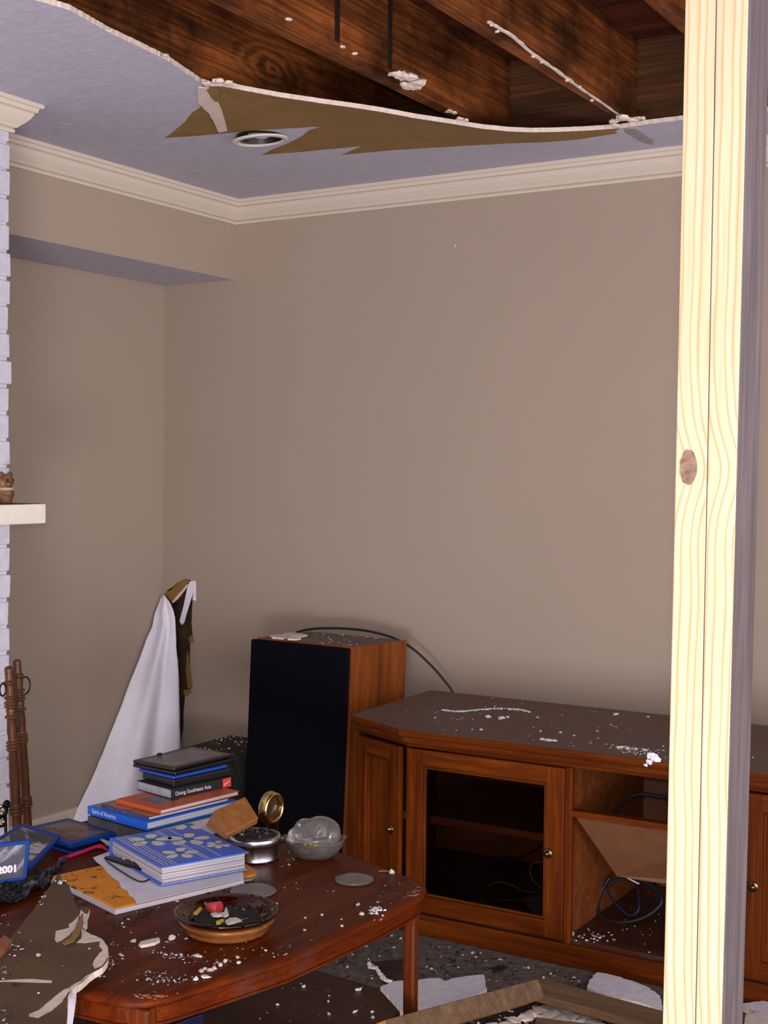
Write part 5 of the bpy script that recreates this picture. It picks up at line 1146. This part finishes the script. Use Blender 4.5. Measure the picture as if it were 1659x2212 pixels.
# crumbs and chips on the table top
tt = [(p.x, p.y) for p in inset(tpoly, .015)]
def free(x, y): return True
scatter('plaster_crumbs', 'fine plaster crumbs and soot specks over the table top', tt, TZ+.0002, 1500, .0005, .0030, [m_chipw, m_chip, m_dark], 51, clump=5, wts=[3, 2, 4])
scatter('soot_crumbs', 'soot crumbs gathered around the mailer and wallboard on the table', [tuple(Pz(u, v, TZ)[:2]) for u, v in ((150, 1900), (250, 1985), (420, 1930), (560, 1900), (620, 1925), (420, 1955), (250, 2010), (170, 1960))], TZ+.0002, 420, .001, .006, [m_dark, m_soot, m_chipw], 52, clump=9, wts=[5, 4, 1])
rr = random.Random(61)
GT = 'plaster chips on the table top'
for u, v, w, d in ((372, 2029, .008, .010), (288, 2035, .007, .005), (361, 2036, .004, .003), (403, 2029, .004, .004), (264, 2066, .003, .004), (260, 2063, .003, .003), (426, 2067, .013, .005), (514, 2070, .005, .006), (486, 2078, .005, .005), (476, 2085, .006, .004), (463, 2092, .006, .005), (452, 2098, .007, .005),
                   (443, 2094, .005, .004), (434, 2099, .007, .005), (444, 2113, .007, .006), (424, 2117, .008, .006), (517, 2081, .004, .004), (597, 1953, .004, .004), (772, 1956, .010, .004), (781, 1975, .005, .006), (695, 1977, .003, .004), (660, 1984, .003, .003), (738, 1986, .003, .002), (738, 2001, .003, .003), (750, 2036, .003, .006),
                   (681, 2050, .004, .005), (658, 2010, .004, .003), (225, 2110, .003, .002), (345, 2110, .004, .003), (318, 2117, .004, .003), (624, 1869, .003, .003), (245, 2084, .005, .002), (216, 2110, .004, .002), (574, 2054, .005, .003), (384, 1948, .004, .003), (278, 1986, .003, .004), (860, 1990, .003, .003)):
    if not inside(Pz(u, v, TZ), [tuple(p) for p in inset(tpoly, .012)]): continue
    chip(u, v, TZ, w, d, min(w, d)*.6, 'small loose plaster chip among the crumbs on the table top', GT, m_chip)
bm = bmesh.new(); pts = [Pz(u, v, TZ+.0005) for u, v in ((299, 2046), (303, 2040), (318, 2036), (330, 2034), (344, 2031), (346, 2037), (335, 2043), (318, 2047), (305, 2049))]; prism(bm, pts, (0, 0, .006)); tag(obj('plaster_chip', bm, m_chip, bevel=.0015), 'longest plaster chip on the table, left of the ashtray front', 'plaster scrap')
bm = bmesh.new()
for k in range(60):
    t = rr.random(); u = 335+t*75+rr.gauss(0, 9); v = 2060+t*10+rr.gauss(0, 4); tet(bm, Pz(u, v, TZ+.0002), rr.uniform(.0006, .0045)*rr.random()+.0005, rr)
tag(obj('crushed_plaster', bm, m_chipw), 'streak of crushed white plaster in front of the ashtray', 'debris', kind='stuff')
bm = bmesh.new()
for k in range(60): tet(bm, Pz(812+rr.gauss(0, 7), 1968+rr.gauss(0, 9), TZ+.0002), rr.uniform(.001, .006), rr)
tag(obj('crushed_plaster', bm, m_chipw), 'splash of crushed white plaster near the right table corner', 'debris', kind='stuff')
for cu, cv, su, sv, n_ in ((250, 2072, 9, 7, 30), (372, 2118, 40, 5, 90), (345, 2105, 25, 6, 50), (445, 2078, 25, 5, 40), (470, 2020, 30, 6, 30), (630, 2056, 30, 8, 40), (230, 2040, 14, 5, 30), (560, 1965, 30, 8, 20)):
    bm = bmesh.new(); k = 0
    while k < n_:
        p = Pz(rr.gauss(cu, su), rr.gauss(cv, sv), TZ+.0002)
        if inside(p, inset(tpoly, .012)): tet(bm, p, rr.uniform(.0008, .0032), rr, rr.choices((0, 1, 2), (5, 2, 3))[0])
        k += 1
    tag(obj('plaster_dust', bm, [m_chipw, m_grayb, m_dark]), 'fine trail of plaster dust and soot on the open part of the table top', 'debris', 'dust trails on the table top', 'stuff')
# worn scratches at the two visible corners of the table
bm = bmesh.new()
for k in range(26):
    p = Pz(rr.gauss(325, 24), rr.gauss(2150, 4), TZ-.0003)
    if not inside(p, tpoly): continue
    a_ = rr.uniform(-.3, .5); d_ = Vector((cos(a_), sin(a_)*.4, 0))*rr.uniform(.004, .014); tube(bm, [p, p+d_], .0006, 4)
for k in range(24):
    p = Pz(rr.gauss(896, 16), rr.gauss(1933, 8), TZ-.0003)
    if not inside(p, inset(tpoly, .012)): continue
    a_ = rr.uniform(.5, 1.6); d_ = Vector((cos(a_), sin(a_), 0))*rr.uniform(.004, .012); tube(bm, [p, p+d_], .0006, 4)
so = obj('scratches', bm, mat('bare_scratch', (.42, .20, .12), .6), tab); so['kind'] = 'stuff'

# ------------------------------------------------------------------ floor debris
fl_pg = [(1.0, -1.6), (2.6, -1.8), (2.9, -.80), (1.1, -.78)]
scatter('floor_rubble', 'mixed plaster grit and soot strewn over the gray carpet', fl_pg, 0, 5200, .0012, .009, [m_dark, m_soot, m_tan, m_chip, m_chipw], 71, wts=[6, 4, 3, 2, 1])
def slab(pxs, z, th, lab, mats, jg=.003, name='wallboard_slab', cat='wallboard scrap', top=None, ms=None, parent=None):
    p = [Pz(u, v, z) for u, v in pxs]; q = jag([(a.x, a.y) for a in p], jg, .012, random.Random(len(lab)), True); bm = bmesh.new()
    prism(bm, [(a.x, a.y, z) for a in q], (0, 0, -th), 0, ms); return tag(obj(name, bm, mats), lab, cat)
m_slab = noisy('white_textured_slab', (.68, .64, .72), (.80, .76, .83), 50, .85, .6, 90)
slab([(822, 2131), (850, 2123), (900, 2117), (925, 2113), (948, 2112), (960, 2119), (985, 2112), (1010, 2108), (1045, 2105), (1052, 2138), (1020, 2152), (960, 2170), (900, 2186), (870, 2185)], .016, .014, 'white textured ceiling slab on the carpet behind the right table leg', [m_slab, m_gyp], ms=1)
slab([(1290, 2100), (1330, 2108), (1370, 2120), (1395, 2130), (1425, 2150), (1432, 2185), (1380, 2165), (1330, 2152), (1285, 2140), (1268, 2132), (1275, 2115)], .022, .018, 'white textured ceiling slab on the carpet below the open cabinet bay', [m_slab, m_gyp], ms=1)
slab([(1600, 2168), (1659, 2160), (1700, 2165), (1700, 2200), (1640, 2190)], .02, .015, 'white ceiling slab on the carpet right of the post', [m_slab, m_gyp], ms=1)
slab([(1610, 2192), (1660, 2182), (1690, 2212), (1640, 2225), (1605, 2215)], .03, .012, 'broken pale plaster chunk by the foot of the post', [m_chip, m_gyp], ms=1)
slab([(806, 2078), (870, 2072), (875, 2118), (838, 2120), (818, 2098)], .012, .010, 'dark soaked board scrap with pale torn edge behind the table leg', [noisy('soaked_dark_board', (.02, .010, .007), (.05, .028, .02), 30, .7), m_gyp], ms=1)
bm = bmesh.new(); pts = [Pz(u, v, .014) for u, v in ((797, 2082), (802, 2092), (812, 2092), (820, 2104), (828, 2114), (836, 2120), (842, 2122))]
for p in smooth_path(pts, 4): blob(bm, p, .008, .005, .004, rr)
tag(obj('plaster_ribbon', bm, m_chip), 'zigzag plaster ribbon on the carpet behind the table leg', 'plaster scrap')
slab([(1060, 2090), (1075, 2085), (1098, 2088), (1085, 2096), (1068, 2098)], .006, .005, 'black char flake on the carpet in front of the glass door', [m_dark, m_dark])
# lumber
def plank(pA, pB, pC, th, lab, mats, name='lumber_plank', parent=None):
    """top face: pA->pB long edge, pC beyond pA across"""
    u = pB-pA; v = pC-pA; n = u.cross(v).normalized(); n = n if n.z > 0 else -n
    bm = bmesh.new(); q = [pA, pB, pB+v, pA+v]; fs = hexa(bm, [p-n*th for p in q]+q)
    bmesh.ops.recalc_face_normals(bm, faces=bm.faces)
    for f in bm.faces: f.material_index = 0 if abs(f.normal.dot(n)) > .9 else 1
    return tag(obj(name, bm, mats, bevel=.002), lab, 'lumber')
zA = .24
PA0, PA1 = Pz(831, 2203, zA), Pz(1163, 2114, .12)
dirA = (PA1-PA0).normalized(); PA0 = PA0
near = (Pz(1128, 2145, .12)-PA1); near = near-dirA*near.dot(dirA)
plank(PA0, PA1, PA0+near.normalized()*.044, .058, 'weathered two by four slanting up to the broken frame corner, left board', [m_lumber, m_lumber2])
PB0, PB1 = Pz(1168, 2112, .088), Pz(1428, 2182, .088); dirB = (PB1-PB0).normalized(); PB1 = PB0+dirB*.75
nb = Pz(1134, 2144, .088)-PB0; nb = nb-dirB*nb.dot(dirB)
plank(PB0, PB1, PB0+nb.normalized()*.095, .019, 'flat brown board running right from the broken frame corner, behind the post', [wood('flat_board_wood', (.12, .065, .035), (.24, .15, .09), 'X', 1, .7, .4, .2), wood('flat_board_edge', (.07, .035, .018), (.15, .08, .04), 'X', 1, .7, .4, .2)])
PC0, PC1 = Pz(1157, 2196, .07), Pz(1300, 2214, .07); plank(PC0, PC1, PC0+Vector((.05, -.12, 0)), .019, 'short brown board lying in front among the rubble, lowest in view', [m_lumber, m_lumber2])
bm = bmesh.new(); rr = random.Random(88)
for u, v, w in ((1170, 2176, .02), (1185, 2170, .015), (1200, 2183, .022), (1220, 2178, .018), (1240, 2190, .02), (1262, 2196, .02), (1150, 2182, .014), (1135, 2192, .018), (1110, 2198, .016), (1180, 2192, .016), (1215, 2196, .02), (1285, 2205, .02), (1095, 2208, .016), (1060, 2208, .014)):
    p = Pz(u, v, .05); bm2 = bmesh.new(); blob(bm2, (p.x, p.y, .040), w*1.35, w*1.0, w*.3, rr, sub=2, rough=.28)
    tag(obj('plaster_chunk', bm2, m_chip), 'broken plaster chunk in the rubble heap below the frame corner', 'plaster scrap', 'plaster chunks in the rubble heap')
bm.free()
bm = bmesh.new()
for k in range(900):
    u, v = rr.uniform(960, 1330), rr.uniform(2165, 2230); p = Pz(u, v, .04); tet(bm, (p.x, p.y, .036+rr.uniform(-.004, .004)), rr.uniform(.001, .009)*rr.random()+.001, rr, rr.choices((0, 1, 2, 3), (4, 4, 8, .15))[0])
g = [Pz(u, v, .03) for u, v in ((930, 2240), (1170, 2160), (1340, 2215), (1340, 2260), (930, 2260))]; prism(bm, [(p.x, p.y, .036) for p in g], (0, 0, -.035), 2)
tag(obj('rubble_heap', bm, [m_chip, m_tan, m_soot, m_red]), 'low heap of plaster rubble inside the broken lumber frame', 'rubble', kind='stuff')
